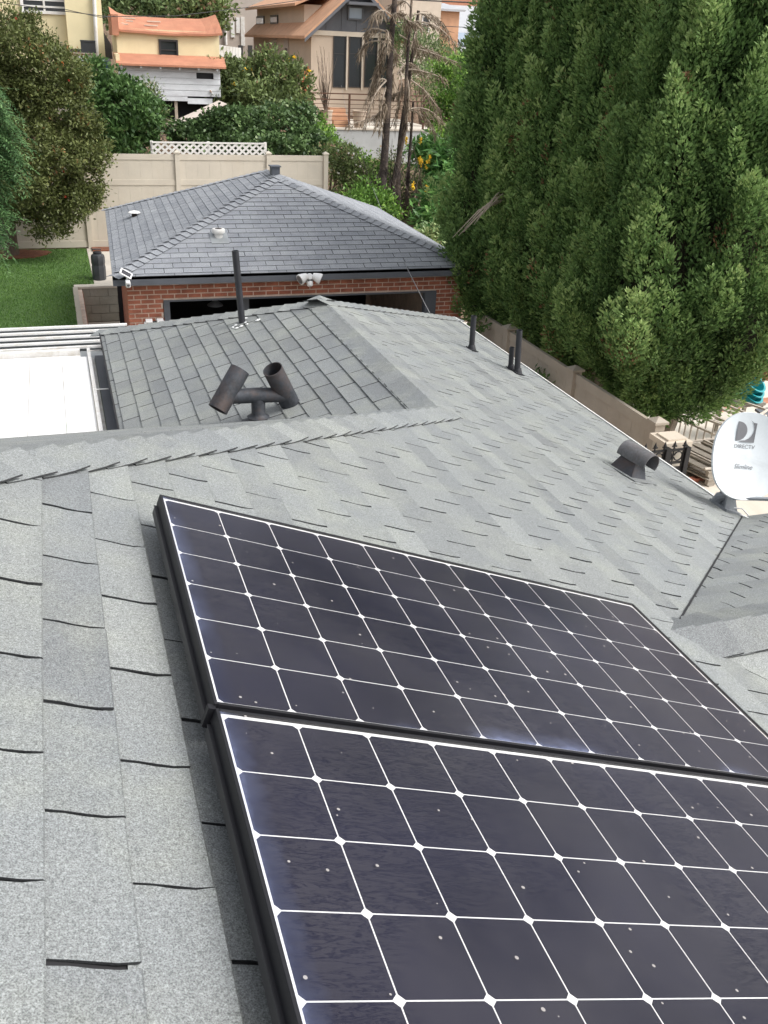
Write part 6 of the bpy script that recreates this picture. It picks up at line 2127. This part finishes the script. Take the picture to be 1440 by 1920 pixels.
gy_ = bush('cassia_shrub', 'large-leaved shrub with yellow flower spikes beside the cypress', 'shrub',
     [lob(820, 300, 27, .65, .35), lob(800, 285, 27.5, .5, .3), lob(845, 330, 26, .6, .5), lob(825, 375, 25, .5, .5), lob(815, 415, 24.3, .42, .4), lob(858, 300, 26.5, .5, .5), lob(850, 400, 24.6, .4, .45)], 620, 14, .30, .085, .14, 'leaf_cassia', seed=59, inner=.2, tone=(.45, .22), droop=.55)
for px, py, Y in ((805, 298, 26.4), (835, 297, 26.3), (790, 306, 26.4), (800, 309, 26.3), (789, 265, 27.2), (762, 264, 27.8), (775, 348, 25.6), (787, 300, 26.5), (800, 355, 25.4)):
    c = at(px, py, Y=Y)
    m = MB()
    for k in range(26):
        d = Vector(rand_dir(1)[0]); q = c + Vector((d.x * .03, d.y * .03, d.z * .09))
        m.bar(c.lerp(q, .3), q + d * .035, .025, .01)
    m.build('yellow_flower', MATS['flower_yellow'], gy_)
bush('leafy_bush', 'tall fresh green hedge bush between palm and cypress', 'bush',
     [lob(845, 150, 36, .6, .7), lob(870, 190, 35, .6, .8), lob(835, 215, 35.5, .6, .7), lob(880, 245, 34, .55, .6), lob(830, 260, 34, .6, .4), lob(865, 125, 37, .4, .4)], 1300, 15, .12, .06, .13, 'leaf_bright', seed=60, inner=.3, tone=(.38, .24))
bush('leafy_bush', 'pale grey-green tree crown behind the dead palm', 'tree',
     [lob(790, 100, 46, 1.0, .9), lob(830, 110, 46, .9, .7), lob(765, 70, 47, .8, .8), lob(800, 150, 44, .9, .6)], 700, 14, .16, .05, .2, 'leaf_pale', seed=61, inner=.3, tone=(.5, .2))
bush('leafy_bush', 'ground ivy trailing over the far garage eave', 'ivy',
     [lob(845, 450, 20.8, .3, .12, .3), lob(815, 432, 21.5, .35, .12, .3), lob(868, 462, 20, .25, .14, .3)], 130, 14, .1, .07, .07, 'leaf_ivy', seed=62, inner=.1, tone=(.85, .2))
# trees on the skyline
for k, (px, py, Y, rx, rz, mt_, lab) in enumerate([(250, 5, 60, 2.2, 1.3, 'leaf_pale', 'pale green tree behind the yellow shed roof'), (320, 0, 62, 2.6, 1.5, 'leaf_dark', 'dark green tree behind the yellow shed roof'), (380, 22, 58, 1.2, .7, 'leaf_rose', 'grey-leaved bush beside the taupe building'),
                                          (700, -60, 80, 5, 2, 'leaf_dark', 'far dark tree on the hill above the beige house'), (900, -40, 95, 6, 2.5, 'leaf_pale', 'far pale tree on the hill above the grey roof'), (480, -70, 85, 5, 2, 'leaf_dark', 'far dark tree on the hill above the taupe building')]):
    c = at(px, py, Y=Y)
    bush('hillside_tree', lab, 'tree', [(c.x, Y, c.z, rx, rx, rz), (c.x + rx * .6, Y + .5, c.z + .3, rx * .6, rx * .6, rz * .7), (c.x - rx * .6, Y, c.z - .2, rx * .6, rx * .6, rz * .7)], 420, 14, .28, .14, .3, mt_, seed=70 + k, inner=.3)
# low cover on the slope
n = 26000
hx2 = NR.uniform(-6, 26, n); hy2 = NR.uniform(27.6, 44, n)
pm = np.sin(hx2 * .9 + 1.1 * np.sin(hy2 * .8)) * np.sin(hy2 * .9 + .5) + NR.normal(0, .4, n)
sel = (pm > -.1) & ~((hx2 > 2.2) & (hx2 < 5.0) & (hy2 > 28.5) & (hy2 < 34) & (NR.random(n) < .75))
hx2, hy2 = hx2[sel], hy2[sel]; n = len(hx2)
P = np.stack([hx2, hy2, hill(hx2, hy2) + NR.uniform(0, .25, n)], 1)
tag(leaf_quads('ground_cover', P, rand_dir(n) + np.array([0, 0, .5]), rand_dir(n) + np.array([0, -.3, .8]), NR.uniform(.1, .22, n), NR.uniform(.05, .1, n), NR.uniform(0, 1, n), 'leaf_rose'), 'weedy ground cover on the slope', None, None, 'stuff')

# ---- burnt palm with hanging dead fronds
Yq = 26.3
b0 = at(728, 425, Y=27.5); b0 = Vector((at(722, 400, Y=Yq).x, Yq, float(hill(8.4, Yq))))
dp = thing('burnt_palm', b0, 'scorched bare palm cluster with hanging grey-brown fronds', 'palm')
gg = np.random.default_rng(21)
def trunk_px(pts, r0, r1):
    m = MB(); P = [at(x, y, Y=Yv) for x, y, Yv in pts]; n_ = len(P)
    m.tube(P, [r0 + (r1 - r0) * k / (n_ - 1) for k in range(n_)], 10)
    m.build('trunk', MATS['burnt_bark'], dp, smooth=True)
trunk_px([(712, 440, Yq - .5), (716, 360, Yq - .2), (722, 280, Yq), (728, 180, Yq), (733, 80, Yq), (742, -20, Yq)], .13, .065)
trunk_px([(748, 430, Yq), (745, 330, Yq + .2), (752, 250, Yq + .3), (765, 160, Yq + .3), (785, 20, Yq + .4)], .10, .04)
trunk_px([(735, 430, Yq), (738, 340, Yq), (760, 240, Yq - .2), (762, 140, Yq - .2), (772, 0, Yq)], .09, .03)
trunk_px([(760, 425, Yq + .4), (765, 330, Yq + .4), (770, 262, Yq + .3), (775, 190, Yq + .2)], .06, .03)
# thin charred twigs at the base
m = MB()
for k in range(46):
    p = at(rnd.uniform(690, 800), rnd.uniform(330, 430), Y=Yq - rnd.uniform(-.4, .6))
    d = Vector((rnd.uniform(-.5, .5), rnd.uniform(-.3, .3), 1)).normalized() * rnd.uniform(.4, 1.6)
    m.tube([p, p + d * .5 + Vector((rnd.uniform(-.08, .08), 0, 0)), p + d], [.016, .011, .004], 5)
m.build('charred_twig', MATS['burnt_bark'], dp)
# fronds: curved midrib, leaflets hanging down
fronds = [((728, 80), (690, 70), (672, 110)), ((728, 95), (700, 120), (690, 190)), ((730, 60), (712, 90), (716, 150)), ((726, 150), (700, 175), (686, 235)), ((735, 30), (705, 10), (690, 30)),
          ((726, 90), (712, 130), (700, 180)), ((728, 40), (745, 20), (770, 30)), ((745, 140), (775, 105), (800, 130)), ((765, 130), (800, 115), (835, 160)), ((770, 150), (805, 160), (822, 205)),
          ((770, 30), (815, 20), (845, 60)), ((780, 40), (830, 40), (860, 95)), ((765, 205), (795, 195), (835, 240)), ((760, 140), (775, 165), (768, 215)), ((775, 90), (815, 100), (850, 105)),
          ((728, 200), (708, 220), (668, 230)), ((728, 190), (705, 200), (690, 240)), ((760, 205), (810, 210), (830, 265)), ((726, 60), (690, 45), (676, 60)), ((770, 15), (740, -10), (715, 30)), ((752, 145), (745, 170), (748, 220)), ((725, 160), (715, 200), (722, 245))]
for k in range(9):      # ragged short fronds hanging straight off the stems
    x_, y_ = [(722, 728), (742, 772), (757, 768)][k % 3][0] + gg.normal(0, 5), gg.uniform(20, 235)
    if k % 2: x_ += 22
    fronds.append(((x_, y_), (x_ + gg.normal(0, 16), y_ + gg.uniform(-8, 22)), (x_ + gg.normal(0, 26), y_ + gg.uniform(30, 75))))
for (a_, b_, c_) in fronds:
    yo = Yq + gg.normal(0, .35)
    jj = lambda p, sd: (p[0] + gg.normal(0, sd), p[1] + gg.normal(0, sd))
    A, B, C_ = np.array(at(*a_, Y=Yq)), np.array(at(*jj(b_, 7), Y=yo)), np.array(at(*jj(c_, 9), Y=yo + gg.normal(0, .25)))
    tsv = np.linspace(0, 1, 12)
    kink = gg.normal(0, .05, 3)
    f_ = lambda t: (1 - t) ** 2 * A + 2 * t * (1 - t) * B + t * t * C_ + kink * math.sin(5 * t)  * t
    m = MB(); m.tube([Vector(f_(t)) for t in tsv], [.020 * (1 - .8 * t) + .003 for t in tsv], 5)
    fo = m.build('frond', MATS['dead_wood'], dp)
    Pl, Dl, Fl = [], [], []
    lo_ = gg.uniform(.05, .45)
    for t in np.linspace(lo_, 1, 30):
        p = f_(t)
        tang = 2 * (1 - t) * (B - A) + 2 * t * (C_ - B)
        tang = tang / (np.linalg.norm(tang) + 1e-9)
        for q in range(4):
            Pl.append(p + gg.normal(0, .03, 3)); Dl.append(tang * .6 + np.array([0, 0, -.85]) + gg.normal(0, .42, 3)); Fl.append(gg.normal(0, 1, 3))
    n = len(Pl)
    leaf_quads('leaflets', np.array(Pl), np.array(Dl), np.array(Fl), gg.uniform(.10, .42, n) * gg.uniform(.6, 1.1), gg.uniform(.012, .032, n), gg.normal(gg.uniform(.3, .6), .22, n), 'leaf_dead', fo)
# bare shrub in the planter
bs_ = at(611, 205, Y=YD + .8)
sbr = thing('bare_shrub', bs_, 'leafless twiggy shrub against the beige house wall', 'shrub')
m = MB()
for k in range(26):
    e_ = at(rnd.uniform(588, 634), rnd.uniform(82, 165), Y=YD + .8 + rnd.uniform(-.3, .3))
    mid = bs_.lerp(e_, .45) + Vector((rnd.uniform(-.12, .12), rnd.uniform(-.1, .1), 0))
    m.tube([bs_ + Vector((rnd.uniform(-.05, .05), 0, -.1)), mid, e_], [.018, .011, .004], 5)
m.build('twigs', MATS['bark'], sbr)
# small plants at the drive fence
for px, py, lab in ((985, 690, 'small green weed sprouting by the tan fence near the vent pipes'), (1005, 703, 'low green weed sprouting by the tan fence behind the eave'), (895, 605, 'green creeper sprig at the fence beside the garage')):
    c = at(px, py, X=6.7)
    t = thing('weed', Vector((6.75, c.y, 0)), lab, 'weed', 'weeds along the tan fence')
    foliage(t, 'leaves', [(6.75, c.y, c.z - .2, .15, .15, .25)], 30, 8, .13, .035, .05, 'leaf_dark', g=np.random.default_rng(int(px)))
    m = MB(); m.tube([(6.75, c.y, -.02), (6.75, c.y, c.z)], [.012, .005], 5); m.build('stem', MATS['bark'], t)
